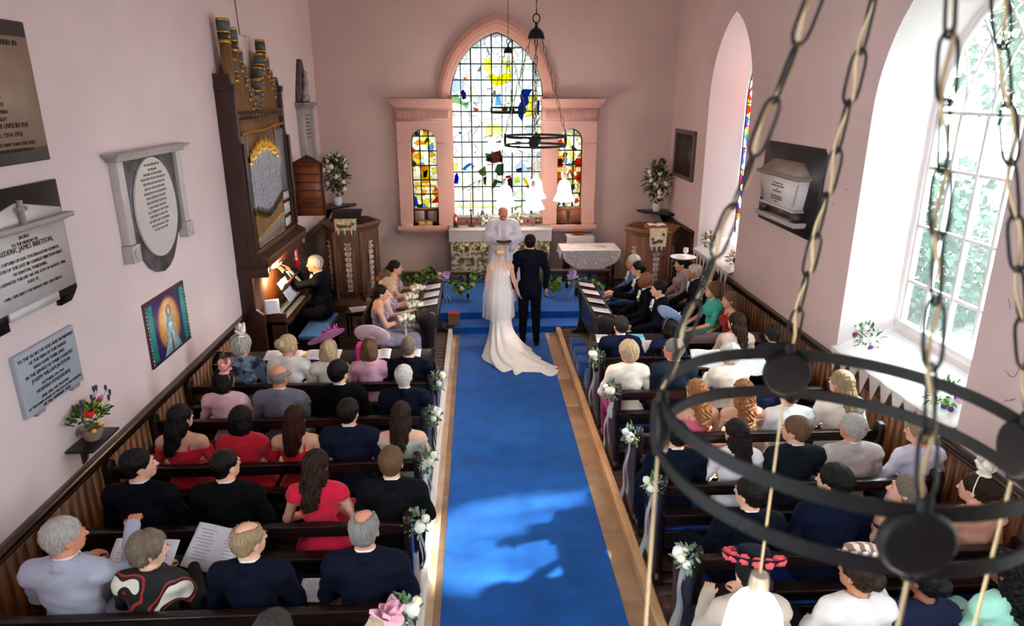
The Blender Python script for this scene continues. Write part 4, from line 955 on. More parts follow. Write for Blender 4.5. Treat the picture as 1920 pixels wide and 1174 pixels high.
g.grid(drop, 60, 8, 1); g.grid(lambda a, b: (2.742+.03*b, 12.84+.68*a, 1.008-(.12+.16*abs(2*a-1))*b), 16, 4, 1); g.grid(lambda a, b: (1.598-.03*b, 12.84+.68*a, 1.008-(.1+.06*abs(2*a-1))*b), 16, 4, 1)
tag(g.build('lace_cloth', [mat('e6e4ea', .8), sheer('f4f2f5', .45, lace=True, scale=34)], smooth=60), 'white lace cloth with deep semicircular drop over the side table', 'tablecloth')
g = MB(); g.box((1.8, 13.05, 1.012), (2.5, 13.2, 1.02)); tag(g.build('folded_linen', mat('f4f4f6', .8), smooth=0), 'folded white linen strip on the lace tablecloth', 'linen')
# altar rails with garlands
def rail(lbl, x0, x1, n):
    t = thing('altar_rail', lbl, 'rail', group=None)
    g = MB(); g.box((x0, 12.30, .70), (x1, 12.42, .76)); g.build('top_rail', mat('4a2a1c', .35, var=.3, stretch=(.5, 4, 4)), t, bevel=.012)
    for i in range(n): x = x0+.06+(x1-x0-.12)*i/(n-1); g = MB(); g.box((x-.02, 12.34, .24), (x+.02, 12.38, .70)); g.build('post', IRON, t, smooth=0)
rail('low dark altar rail hung with ivy, left of the altar', -1.72, -.15, 4); rail('low dark altar rail behind the right choir desk', 1.2, 2.45, 3)
def garland(lbl, pts, seed, roses=0, n=60):
    t = thing('garland', lbl, 'garland', group=None); g = MB(); rnd = random.Random(seed); g.tube(pts, .006, n=5, m=2)
    for i in range(n):
        k = rnd.random()*(len(pts)-1.001); j = int(k); p = Vector(pts[j]).lerp(Vector(pts[j+1]), k-j)+Vector((rnd.gauss(0, .03), rnd.gauss(0, .03)-.02, rnd.gauss(0, .05)))
        petal(g, p, (rnd.uniform(-1, 1), rnd.uniform(-1, .1), rnd.uniform(-1, .5)), rnd.uniform(.06, .11), .07, rnd.choice((0, 1, 1)), .3, up=(0, -1, .3))
    g.build('ivy_leaves', [mat('2f5a24', .5, var=.4), mat('8aab3c', .5, var=.3), mat('3a4a24', .7)], t, smooth=60)
    for i in range(roses): k = (i+.5)/roses*(len(pts)-1); j = int(k); p = Vector(pts[j]); g = MB(); bloom(g, (p.x+.03, p.y-.06, p.z+.01), .045, 0, i); g.build('flower', mat('f0e2cc', .8), t, smooth=180)
garland('ivy garland on the left end of the altar rail, near the pulpit', [(-1.65, 12.32, .80), (-1.45, 12.28, .74), (-1.3, 12.27, .62), (-1.15, 12.28, .66), (-1.0, 12.3, .78), (-.85, 12.3, .74)], 3, 0, 110)
garland('ivy garland with white roses in front of the altar frontal', [(-.75, 12.28, .72), (-.55, 12.26, .60), (-.35, 12.27, .45), (-.15, 12.28, .52), (-.1, 12.28, .74)], 5, 3, 90)
garland('bright ivy spray on the altar rail beside the groom', [(1.22, 12.28, .74), (1.3, 12.26, .55), (1.42, 12.27, .42), (1.5, 12.28, .6)], 8, 0, 60)
garland('trailing ivy below the lace table', [(1.7, 12.28, .72), (1.85, 12.26, .5), (2.1, 12.27, .6), (2.35, 12.28, .45)], 9, 0, 40)

# ------------------------------------------------------------------ pulpits
def pulpit(lbl, cx, cy, Rr, z0, zt, m, carve, frs):
    t = thing('pulpit', lbl, 'pulpit', (cx, cy, 0)); 
    def ring(r, z): return [(r*math.cos(PI/3*i), r*math.sin(PI/3*i), z) for i in range(6)]
    g = MB(); pr = [(Rr*1.12, z0), (Rr*1.12, z0+.08), (Rr*1.05, z0+.12), (Rr*.93, z0+.18), (Rr*.93, zt-.2), (Rr*1.0, zt-.14), (Rr*1.06, zt-.08), (Rr*1.12, zt-.05), (Rr*1.12, zt), (Rr*.98, zt), (Rr*.98, zt-.5), (.01, zt-.5)]
    for (a, za), (b, zb) in zip(pr, pr[1:]): A = ring(a, za)+[ring(a, za)[0]]; B = ring(b, zb)+[ring(b, zb)[0]]; g.strip(A, B)
    g.build('body', m, t, smooth=0)
    for k in range(6):
        a = PI/3*k+PI/6; ap = Rr*.93*math.cos(PI/6); w = Rr*.93*.5
        M = Matrix.Translation((ap*math.cos(a), ap*math.sin(a), 0)) @ Matrix.Rotation(a+PI/2, 4, 'Z')   # local -y... faces out
        g = MB(); z1, z2 = z0+.26, zt-.24
        for (x0, x1, y0, y1) in ((-w+.03, w-.03, z1, z1+.05), (-w+.03, w-.03, z2-.05, z2), (-w+.03, -w+.08, z1, z2), (w-.08, w-.03, z1, z2)): g.box((x0, -.02, y0), (x1, .01, y1), M=M)
        o = g.build('panel_moulding', m, t, smooth=0, bevel=.004)
        g = MB(); n = int((z2-z1-.16)/.05); rnd = random.Random(k)
        for i in range(n):
            z = z1+.09+i*.05; bw = .075*(.6+.4*i/n)
            for s in (-1, 1): petal(g, (s*.006, -.012, z), (s*.8, -.12, .55*(1 if i % 2 else -.3)), bw, .045, 0, .2, up=(0, -1, 0)); g.sph((s*.03*(1+.3*math.sin(i)), -.018, z+.02), (.014, .01, .016), 0, n=8)
            g.sph((0, -.018, z), (.012, .014, .018), 0, n=8)
        g.build('carving', carve, o, smooth=50); o2 = COL.objects[-1] if False else None
        for v in g.V: pass
        o.children[0].matrix_local = M
    for k in range(6):
        a = PI/3*k; g = MB(); r = Rr*.95; g.box((r*math.cos(a)-.03, r*math.sin(a)-.03, z0+.14), (r*math.cos(a)+.03, r*math.sin(a)+.03, zt-.14)); g.build('corner_post', m, t, bevel=.012)
    return t
SILV = mat('cfc8c0', .5, var=.3, scale=20)
pl_ = pulpit('tall carved wooden pulpit behind the organist, at the left', -2.36, 12.72, .50, .08, 1.66, mat('6b4b3a', .45, var=.35, scale=5, stretch=(4, 4, .5), bump=.1), SILV, None)
pr_ = pulpit('carved wooden pulpit in the right corner with hanging fringed fall', 3.34, 12.90, .50, .08, 1.47, mat('8a5f44', .5, var=.3, scale=5, stretch=(4, 4, .5), bump=.1), SILV, None)
FALL = mat('b7a878', .8, second='ded6bc', scale=22)
FALL2 = mat('e2dcc0', .8, second='c9bd8e', scale=22)
def fall(lbl, x0, x1, y, z0, z1, m, cols):
    t = thing('pulpit_fall', lbl, 'pulpit cloth')
    g = MB(); g.grid(lambda a, b: (x0+(x1-x0)*a+(a-.5)*.03*(1-b)*-1, y-.01*math.sin(a*9)*.5-.004, z0+.08+(z1-z0-.08)*b), 16, 10); g.grid(lambda a, b: (x0+(x1-x0)*a, y+.2*b, z1+.02*b), 6, 4); g.build('cloth', m, t, smooth=180, solid=.006)
    g = MB(); rnd = random.Random(4)
    for i in range(7): c = (x0+.05+(x1-x0-.1)*rnd.random(), y-.012, z0+.14+(z1-z0-.2)*rnd.random()); [petal(g, c, (math.cos(k*1.26), 0, math.sin(k*1.26)), .035, .03, i % 2, 0, up=(0, -1, 0)) for k in range(5)]
    g.build('embroidery', [mat('9a4a3c', .8), mat('6f7d48', .8)], t)
    n = 14
    for j, c in enumerate(cols):
        g = MB()
        for i in range(j, n, len(cols)): a = x0+(x1-x0)*i/n; g.box((a+.002, y-.012, z0), (a+(x1-x0)/n-.002, y-.002, z0+.085))
        g.build('fringe', mat(c, .8), t, smooth=0)
FR = ('4a78b8', 'c0492e', 'e6dcc0', '5a5a38')
t = thing('reading_stand', 'dark bookstand on the rim of the left pulpit', 'stand'); g = MB(); M = Matrix.Translation((-2.36, 12.42, 1.80)) @ Matrix.Rotation(R_(28), 4, 'X'); g.box((-.26, -.17, 0), (.26, .17, .02), M=M); g.box((-.26, -.18, .0), (.26, -.165, .04), M=M); g.build('ledge', DARKW, t, smooth=0, bevel=.004); g = MB(); g.cyl((-2.36, 12.44, 1.15), (-2.36, 12.44, 1.80), .025); g.build('post', DARKW, t)
fall('gold patterned fringed cloth hanging on the front of the left pulpit', -2.56, -2.16, 12.235, 1.48, 1.75, FALL, FR)
fall('cream patterned fringed cloth hanging on the front of the right pulpit', 3.17, 3.50, 12.41, 1.08, 1.50, FALL2, FR)
t = thing('pulpit_cushion', 'brown cushion board under the open book on the right pulpit', 'cushion'); g = MB(); g.box((3.14, 12.43, 1.475), (3.54, 12.75, 1.53)); g.build('board', mat('a0532c', .5), t, bevel=.01)
t = thing('open_book', 'white open book lying on the right pulpit cushion', 'book'); 
g = MB()
for s in (-1, 1): g.grid(lambda a, b: (3.34+s*.16*a, 12.47+.24*b, 1.54+.022*math.sin(a*2.6)), 8, 3)
g.build('pages', PAPER, t, solid=.006); g = MB(); g.box((3.17, 12.46, 1.531), (3.51, 12.72, 1.537)); g.build('cover', mat('a05a3a', .5), t)

# corner shelves with big white arrangements
def corner_shelf(lbl, x, s, z):
    t = thing('corner_shelf', lbl, 'shelf'); P = [(x, YE), (x, YE-.62), (x+s*.1, YE-.62), (x+s*.64, YE-.1), (x+s*.64, YE)]; g = MB(); g.prism(P if s > 0 else P[::-1], z-.04, z); g.prism([(x, YE), (x, YE-.5), (x+s*.5, YE)][::(1 if s > 0 else -1)], z-.08, z-.04); g.build('board', DARKW, t, smooth=0, bevel=.004)
    g = MB(); g.prism([(0, 0), (.3, 0), (0, -.3)], -.02, .02, M=Matrix(((s*.7, 0, 0, x), (-.7, 0, 0, YE), (0, 1, 0, z-.08), (0, 0, 0, 1)))); g.build('bracket', DARKW, t, smooth=0)
corner_shelf('dark corner shelf high on the left of the east wall', XL+.001, 1, 1.75); corner_shelf('dark corner shelf high on the right of the east wall', XR-.001, -1, 1.58)
arrangement('flower_arrangement', 'tall white rose arrangement in a vase on the left corner shelf', (-2.80, 13.92, 1.75), .27, 17, .045, .62, vase=.09, seed=11, nl=230, ls=.09, sq=(.95, .8, 1.5), leafm=(mat('26321c', .7, var=.4), mat('4a5a34', .7)))
arrangement('flower_arrangement', 'tall white rose arrangement in a vase on the right corner shelf', (3.66, 13.90, 1.58), .27, 17, .045, .62, vase=.09, seed=17, nl=230, ls=.09, sq=(.95, .8, 1.55), leafm=(mat('26321c', .7, var=.4), mat('4a5a34', .7)))

# ------------------------------------------------------------------ organ
t = thing('pipe_organ', 'tall brown pipe organ case on the left wall with gold-banded pipes', 'organ')
g = MB()
side = [(-3.12, .08), (-2.84, .08), (-2.84, 1.10), (-2.94, 1.18), (-2.94, 1.60), (-2.74, 1.74), (-2.72, 1.86), (-2.86, 1.94), (-2.87, 3.30), (-2.89, 3.36), (-2.89, 3.95), (-2.92, 4.0), (-2.94, 4.12), (-3.12, 4.12)]
MX = lambda y: Matrix(((1, 0, 0, 0), (0, 0, 1, y), (0, 1, 0, 0), (0, 0, 0, 1)))
for y in (8.75, 10.82):
    g = MB(); g.prism(side, 0, .07, M=MX(y)); g.box((-2.86, y-.01, 1.95), (-2.835, y+.08, 3.3)); g.box((-3.12, y-.012, 3.92), (-2.87, y+.082, 4.0)); g.box((-3.12, y-.012, 1.62), (-2.73, y+.082, 1.74)); g.build('side_panel', mat('32160d', .4, var=.3, stretch=(4, 4, .4)), t, smooth=0, bevel=.006)
g = MB(); g.box((-3.12, 8.8, .08), (-3.06, 10.85, 3.6)); g.box((-3.0, 8.8, .08), (-2.96, 10.85, 1.6)); g.build('back_panel', mat('5a3216', .45, var=.3, stretch=(4, 4, .4)), t, smooth=0)
g = MB(); g.box((-3.12, 8.8, 1.62), (-2.78, 10.84, 1.74)); g.box((-3.12, 8.8, 1.74), (-2.71, 10.84, 1.86)); g.box((-3.12, 8.8, 1.86), (-2.86, 10.84, 1.94)); g.build('impost_ledge', ORGW, t, smooth=0, bevel=.01)
g = MB(); g.box((-2.95, 8.82, 3.58), (-2.89, 10.82, 3.68)); 
for i in range(14): g.sph((-2.885, 8.95+i*.135, 3.63), (.012, .018, .03), 0, n=8)
g.build('cross_rail', ORGW, t, smooth=0)
ys = [8.93, 9.08, 9.2, 9.32, 9.42, 9.52, 9.62, 9.72, 9.82, 9.92, 10.02, 10.12, 10.22, 10.34, 10.46, 10.58, 10.70]
zs_ = [4.74, 4.30, 4.66, 4.42, 4.25, 4.08, 3.96, 3.86, 3.84, 3.94, 4.08, 4.24, 4.42, 4.60, 4.38, 4.22, 4.10]
DG = mat('4c5654', .5, var=.3)
PB = mat('7c5530', .4, var=.3, stretch=(4, 4, .4))
for i, (y, z) in enumerate(zip(ys, zs_)):
    w = .075 if i in (0,) else .05; g = MB(); g.box((-3.03, y-w, 1.94 if i not in (0,) else 3.6), (-2.93, y+w, z-.28)); x0, x1 = -3.035, -2.925
    for a, b, m in ((-.28, -.24, 1), (-.24, -.16, 2), (-.16, -.14, 1), (-.14, -.03, 3), (-.03, 0, 1)): g.box((x0, y-w-.003, z+a), (x1, y+w+.003, z+b), m)
    g.sph((-2.923, y, z-.2), (.008, w*.6, .025), 1, n=8)
    g.build('wooden_pipe', [PB, GOLD, mat('3a2a18', .5), DG], t, smooth=0)
g = MB()
g.tube([(-2.90, 8.88+.0, 3.40), (-2.895, 9.2, 3.43), (-2.895, 9.5, 3.42), (-2.895, 9.9, 3.42), (-2.895, 10.3, 3.46), (-2.9, 10.78, 3.47)], .02, n=6); g.build('gilt_moulding', GOLD, t)
for i in range(13):
    y = 9.06+i*.098; top = 3.02+.14*math.sin(PI*i/12)+(.02*(i % 2)); g = MB(); zb = 2.36+.14*(abs(i-5)/6)**1.3
    g.cyl((-2.89, y, zb), (-2.89, y, top), .042, n=14); 
    for k in range(8): g.sph((-2.852, y, zb+.1+k*.08), (.006, .018, .024), 0, n=6)
    g.cyl((-2.89, y, top), (-2.89, y, top+.03), .045, n=14, m=1); g.lathe([(.02, 0), (.03, .05), (.004, .13)], c=(-2.87, y, top+.03), n=8, m=1)
    g.cyl((-2.89, y, zb-.10), (-2.885, y, zb), .022, .044, n=14, m=1); g.cyl((-2.89, y, 1.98), (-2.89, y, zb-.10), .03, .034, n=12, m=2); g.sph((-2.85, y, zb-.02), (.01, .03, .06), 3, n=8)
    g.cyl((-2.885, y, 2.06+.012*i), (-2.885, y, 2.09+.012*i), .035, n=12, m=1); g.cyl((-2.885, y, 1.95), (-2.885, y, 2.06+.012*i), .02, .034, n=12, m=0)
    g.build('metal_pipe', [GREYP, GOLD, PB, mat('2a1a10', .4)], t, smooth=40)
g = MB(); g.box((-2.93, 8.84, 1.95), (-2.91, 8.98, 3.38)); g.build('flat_panel', GREYP, t, smooth=0); g = MB(); g.box((-2.93, 10.36, 2.5), (-2.91, 10.80, 3.40)); g.box((-2.93, 10.38, 2.35), (-2.905, 10.78, 2.5), 1); g.box((-2.90, 10.42, 2.37), (-2.895, 10.74, 2.48), 2); g.box((-2.90, 10.42, 2.16), (-2.895, 10.74, 2.32), 2); g.box((-2.90, 10.42, 1.98), (-2.895, 10.74, 2.10), 2); g.build('label_panel', [GREYP, ORGW, mat('c9c3bd', .6)], t, smooth=0)
# console
g = MB(); g.box((-3.05, 9.10, .08), (-2.66, 9.16, 1.02), taper=.0); g.box((-3.05, 10.40, .08), (-2.66, 10.46, 1.02)); g.box((-3.05, 9.10, .08), (-2.85, 10.46, .86)); g.box((-3.0, 9.1, .84), (-2.62, 10.46, .90)); g.build('console', mat('3a1d10', .35, var=.3, stretch=(4, 4, .4)), t, bevel=.01, smooth=0)
for z, x in ((.905, -2.72), (.965, -2.80)):
    g = MB(); n = 40
    for i in range(n): a = 9.22+1.1*i/n; g.box((x-.1, a+.001, z), (x+.04, a+1.1/n-.001, z+.016)); 
    for i in range(n):
        if i % 7 in (0, 1, 3, 4, 5): a = 9.22+1.1*(i+1)/n-.006; g.box((x-.1, a, z+.016), (x-.03, a+.012, z+.026), 1)
    g.build('keyboard', [mat('d9cdb0', .35), mat('14100e', .3)], t, smooth=0)
g = MB(); M = Matrix.Translation((-2.84, 9.78, 1.06)) @ Matrix.Rotation(R_(-62), 4, 'Y') ; g.box((-.0, -.45, 0), (.34, .45, .02), M=M); g.box((-.02, -.45, .0), (.0, .45, .06), M=M); g.build('music_desk', ORGW, t, smooth=0)
g = MB(); g.cyl((-2.80, 9.35, 1.62), (-2.80, 9.62, 1.62), .018, n=12); g.build('lamp_tube', mat('fff2d8', .5, emis=6.), t)
g = MB(); g.tube([(-2.9, 9.5, 1.66), (-2.82, 9.5, 1.655), (-2.80, 9.5, 1.64)], .008); g.box((-2.83, 9.33, 1.632), (-2.77, 9.64, 1.645)); g.build('lamp_hood', IRON, t)
# sheet music
def paper(name, lbl, M, w, h, fold=True, group=None, m=None, lines=10, cat='booklet', pic=None):
    t = thing(name, lbl, cat, M.translation, 0, group); MI = Matrix.Translation(-M.translation) @ M
    g = MB(); g.M = MI
    if fold: g.grid(lambda a, b: (w*(a-.5), h*(b-.5), .006+.016*math.sin(abs(a-.5)*5.2)), 13, 3)
    else: g.grid(lambda a, b: (w*(a-.5), h*(b-.5), .004+.003*math.sin(a*4)), 5, 3)
    g.build('pages', m or PAPER, t, smooth=60, solid=.0025)
    g = MB(); g.M = MI; rnd = random.Random(int(abs(M.translation.x*100)+abs(M.translation.y*37)))
    for s in ((-1, 1) if fold else (0,)):
        for k in range(lines):
            ww = w*(.17 if fold else .36)*rnd.uniform(.6, 1); cx = s*w*.25; z = .0245 if fold else .010; y = h*(.36-.72*k/lines)
            g.box((cx-ww, y, z), (cx+ww, y+h*.012, z+.0006))
    if lines: g.build('printed_lines', mat('9a98a8', .8, var=0), t, smooth=0)
    return t
E3 = lambda x, y, z, rz=0, rx=0, ry=0: Matrix.Translation((x, y, z)) @ Euler((R_(rx), R_(ry), R_(rz))).to_matrix().to_4x4()
paper('sheet_music', 'open music book on the organ stand, lit by the lamp', E3(-2.76, 9.62, 1.22, 90, 62, 0), .44, .31, cat='music')
paper('sheet_music', 'loose curling music page in the raised hands of the organist', E3(-2.70, 9.92, 1.30, 90, 50, 8), .3, .3, fold=False, cat='music')
paper('music_card', 'small square printed card leaning on the organ console end', E3(-2.82, 9.06, 1.13, 20, 65, 0), .2, .2, fold=False, cat='card')
paper('sheet_music', 'white papers on the floor bench behind the organist', E3(-1.98, 10.9, .5, 20, 0, 0), .3, .3, fold=False, cat='music')
t = thing('side_stool', 'low dark stool holding papers, between organist and pulpit', 'stool', (-1.98, 10.9, .08)); g = MB(); g.box((-.2, -.18, .36), (.2, .18, .41)); g.build('seat', DARKW, t, bevel=.006)
for a in (-1, 1):
    for b in (-1, 1): g = MB(); g.box((a*.17-.018, b*.15-.018, 0), (a*.17+.018, b*.15+.018, .36)); g.build('leg', DARKW, t)
t = thing('organ_bench', 'wooden organ bench with flat blue seat pad', 'bench', (-2.38, 9.76, .08)); g = MB(); g.box((-.2, -.56, .47), (.2, .56, .52)); g.build('seat', DARKW, t, bevel=.006)
g = MB(); g.box((-.18, -.54, .521), (.18, .54, .56)); g.build('seat_pad', cloth('1f5a9e'), t, bevel=.015)
for s in (-1, 1): g = MB(); g.box((-.17, s*.5-.025, 0), (.17, s*.5+.025, .47)); g.build('end_board', DARKW, t)
t = thing('fire_extinguisher', 'red fire extinguisher on the wall behind the organist', 'fire extinguisher', (-2.99, 11.02, 1.2))
g = MB(); g.lathe([(.07, 0), (.078, .02), (.078, .42), (.06, .47), (.025, .5), (.025, .52)], n=24); g.build('cylinder', mat('c01424', .25, var=.05), t, smooth=50)
g = MB(); g.box((-.03, -.02, .52), (.03, .02, .56)); g.box((-.015, -.1, .56), (.015, .02, .575)); g.tube([(.03, 0, .53), (.08, -.02, .45), (.085, -.02, .2)], .008, n=6); g.build('valve_and_hose', mat('141212', .4), t)
g = MB(); g.lathe([(.0795, .12), (.0795, .36)], n=24, cap=False); V = g.V[0]; g.build('label', mat('e9e9ee', .5), t) if False else None
g = MB()
def lab(z0, z1, m): g.grid(lambda a, b: (.0795*math.cos(-PI*.75+a*1.9), .0795*math.sin(-PI*.75+a*1.9), z0+(z1-z0)*b), 10, 2, m)
lab(.30, .39, 0); lab(.12, .29, 1)
for k in range(5): g.grid(lambda a, b: (.0805*math.cos(-PI*.7+a*1.5), .0805*math.sin(-PI*.7+a*1.5), .14+.03*k+.01*b), 8, 2, 2)
g.build('label', [mat('2440a8', .5), mat('d8586a', .5), mat('eeeeff', .5)], t)
# hymn board
t = thing('hymn_board', 'orange-brown hymn board with pointed top beside the organ', 'board', (-2.87, 11.95, 1.88))
P = [(-.235, 0), (.235, 0), (.235, .88), (0, 1.0), (-.235, .88)]; MY = Matrix(((1, 0, 0, 0), (0, 0, -1, 0), (0, 1, 0, 0), (0, 0, 0, 1)))
g = MB(); g.prism(P, -.03, 0, M=MY); g.build('backboard', mat('8f4a20', .4, var=.15, stretch=(.5, 4, 4)), t, smooth=0)
g = MB()
for z in (0, .14, .28, .42, .56, .70, .84): g.box((-.24, -.02, z), (.24, .0, z+.022))
for s in (-1, 1): g.box((s*.235-.014, -.02, 0), (s*.235+.014, .03, .88)); g.prism([(s*.26, .87), (s*.26, .89), (0, 1.03), (0, 1.0)][::-s], -.03, .03, M=MY)
g.build('slats', mat('4a2212', .4), t, smooth=0)
MT = lambda x, z, y=-.004: Matrix.Translation((x, y, z)) @ Matrix.Rotation(PI/2, 4, 'X')
text('Hymns', .10, MT(0, .875), INK, 'lettering', t); text('Psalm.', .10, MT(0, .185), INK, 'lettering', t)
g = MB(); g.box((-.005, -.008, .96), (.005, 0, 1.0)); g.box((-.014, -.008, .98), (.014, 0, .988)); g.build('cross', INK, t)

# ------------------------------------------------------------------ wall monuments (left wall: local x runs along +y, local z up, out of the wall = local -y)
def wall_l(y, z): return Matrix(((0, -1, 0, XL), (1, 0, 0, y), (0, 0, 1, z), (0, 0, 0, 1)))
def lettered(t, M, lines, y0, m=INK, ext=.0015, d=-.03):
    z = y0
    for s_, size in lines:
        if s_: text(s_, size, M @ Matrix.Translation((0, d, z)) @ Matrix.Rotation(PI/2, 4, 'X'), m, 'lettering', t, ext)
        z -= size*1.28 if s_ else size
def plaque(name, lbl, cat='memorial'): return thing(name, lbl, cat)
def lines_(L, k=1.): return [(a, b*k) for a, b in L]
t = plaque('memorial_tablet', 'brown stone memorial with dark surround, top left corner of the wall'); M = wall_l(4.72, 3.9)
g = MB(); g.M = M; g.box((-.52, -.03, -.46), (.52, 0, .46)); g.build('dark_surround', SLATE, t, smooth=0, bevel=.006); g = MB(); g.M = M; g.box((-.49, -.042, -.36), (.49, -.03, .36)); g.build('stone_panel', mat('9a8474', .5, var=.15, scale=4), t, smooth=0)
lettered(t, M, [('TO THE GLORY OF GOD AND IN', .05), ('MEMORY OF', .034), ('A. LISTER', .036), ('H. COVERDALL.', .036), ('W. PARK', .036), ('T. TREES', .036), ('J. WHEATLEY', .036), ('F. LAYFIELD', .036), ('W. HAYFIELD', .036), ('T. CHESTERMAN', .036), ('R. WALMSLEY', .036), ('WHO GAVE THEIR LIVES IN THE', .045), ('GREAT WAR. 1914-1918', .045), ('GREATER LOVE HATH NO MAN THAN THIS THAT', .032), ('A MAN LAY DOWN HIS LIFE FOR HIS FRIENDS', .032)], .30, mat('35221c', .8), d=-.044)
t = plaque('memorial_tablet', 'white marble tablet on black backing with small cross, at the left edge'); M = wall_l(4.73, 2.86)
g = MB(); g.M = M; g.prism([(-.54, -.40), (-.42, -.46), (-.3, -.46), (-.3, -.40), (.28, -.40), (.28, -.46), (.42, -.46), (.50, -.40), (.52, -.38), (.52, .44), (-.52, .44), (-.54, -.38)], 0, .03, M=Matrix.Rotation(PI/2, 4, 'X')); g.build('black_backing', mat('171317', .35, var=.2), t, smooth=0)
g = MB(); g.M = M; g.box((-.47, -.05, -.34), (.485, -.03, .16)); g.box((-.3, -.05, -.40), (.25, -.03, -.34)); g.prism([(-.47, .20), (.485, .20), (.485, .24), (0, .34), (-.47, .24)], .03, .045, M=Matrix.Rotation(PI/2, 4, 'X')); g.build('marble_face', MARB, t, smooth=0)
g = MB(); g.M = M; g.box((-.54, -.10, .165), (.55, -.03, .20)); g.box((-.5, -.07, .15), (.51, -.03, .165)); g.build('ledge', mat('9a9294', .4), t, smooth=0, bevel=.004)
g = MB(); g.M = M; g.tube([(0, -.07, .20), (0, -.07, .36)], .02, n=8); g.tube([(-.05, -.07, .30), (.05, -.07, .30)], .018, n=8); g.build('cross', mat('8d8588', .4), t)
lettered(t, M, [('SACRED', .030), ('TO THE MEMORY OF', .030), ('FREDERIC JAMES IBBETSON,', .050), ('LATE CAPTAIN OF H.M. 7TH DRAGOON GUARDS,', .032), ('AND SON OF THE LATE SIR CHARLES IBBETSON BART', .032), ('OF DENTON, YORKSHIRE,', .032), ('WHO DEPARTED THIS LIFE ON THE 15TH OF AUGUST 1848,', .030), ('AGED 35.', .030), ('', .02), ('I WILL GIVE MERCY ON WHOM I WILL GIVE MERCY.', .028)], .105, INK, d=-.052)
t = plaque('memorial_tablet', 'pale blue-grey tablet with dark lettering below the black-backed tablet'); M = wall_l(4.74, 2.0)
g = MB(); g.M = M; g.box((-.35, -.035, -.225), (.35, 0, .225)); g.build('slab', mat('9fa5b0', .45, var=.08, scale=4), t, smooth=0, bevel=.004)
g = MB(); g.M = M; [g.box((x-.05, -.035, -.25), (x+.05, 0, -.226)) for x in (-.2, .24)]; g.build('bracket', mat('8d8a90', .5), t)
lettered(t, M, [('TO THE GLORY OF GOD AND IN MEMORY', .034), ('OF THE MEN OF THIS PARISH', .034), ('WHO GAVE THEIR LIVES', .034), ('IN THE SERVICE OF THEIR COUNTRY', .034), ('JOSEPH WILLIAM JACKSON', .038), ('OCTOBER 5TH 1943', .030), ('NORMAN KENDERDINE', .038), ('APRIL 23RD 1945. PALESTINE', .026), ('AT THE GOING DOWN OF THE SUN & IN THE MORNING', .025), ('WE WILL REMEMBER THEM', .028)], .165, mat('1c1a30', .8), d=-.037)
t = plaque('oval_memorial', 'white oval inscription in a grey marble frame with cornice on left wall'); M = wall_l(6.72, 2.92)
g = MB(); g.M = M
N_ = 20; tip = [(.5*math.cos(a), 0) for a in (0,)]
P = [(-.56, .44), (-.56, -.36)] + [(-.56+.14*i/6, -.36-.02*math.sin(i)) for i in range(1, 4)] + [(-.42, -.40), (-.34, -.50), (-.25, -.60), (-.13, -.665), (0, -.69), (.13, -.665), (.25, -.60), (.34, -.50), (.42, -.40), (.5, -.36), (.56, -.36), (.56, .44)]
g.prism(P, 0, .035, M=Matrix.Rotation(PI/2, 4, 'X')); g.build('marble_backing', GMARB, t, smooth=0)
for s in (-1, 1):
    g = MB(); g.M = M; g.box((s*.60-.055, -.075, -.30), (s*.60+.055, 0, .42)); g.build('pilaster', mat('bdb5b2', .4, var=.1), t, smooth=0, bevel=.006)
    g = MB(); g.M = M; g.box((s*.60-.075, -.095, -.46), (s*.60+.075, 0, -.305)); g.lathe([(.045, 0), (.05, .008), (.02, .012)], n=16, M=Matrix.Translation((s*.60, -.095, -.38)) @ Matrix.Rotation(PI/2, 4, 'X')); g.build('corner_block', mat('b3aba8', .4, var=.1), t, smooth=0, bevel=.004)
g = MB(); g.M = M; g.box((-.70, -.10, .42), (.70, 0, .455)); g.box((-.74, -.13, .455), (.74, 0, .475)); g.box((-.76, -.15, .475), (.76, 0, .49)); g.build('cornice', mat('a39a96', .4, var=.1), t, smooth=0, bevel=.004)
g = MB(); g.M = M @ Matrix.Rotation(PI/2, 4, 'X'); g.lathe([(.41, .035), (.43, .045), (.425, .06), (.40, .062)], n=44, sy=1.10, c=(0, -.06, 0)); g.build('oval_tablet', mat('c3bab8', .4, var=.05), t, smooth=40)
lettered(t, M, [('TO THE MEMORY OF', .034), ('SIR WILLIAM', .032), ('BARONET OF THIS PARISH', .032), ('WHO DIED ON THE 9TH DAY OF', .034), ('DECEMBER IN THE YEAR 1795', .034), ('AND OF HIS BELOVED WIFE', .034), ('DAUGHTER OF THE REVEREND', .034), ('WHO DEPARTED THIS LIFE', .034), ('AND LIES NEAR THIS PLACE', .034), ('ALSO THEIR CHILDREN', .034), ('AS A TOKEN OF AFFECTION', .034), ('THIS TABLET IS ERECTED', .034), ('BY THEIR ONLY SURVIVING', .034), ('DAUGHTER IN THE YEAR', .032), ('OF OUR LORD 1820', .032)], .33, mat('8d8283', .8), d=-.0645)
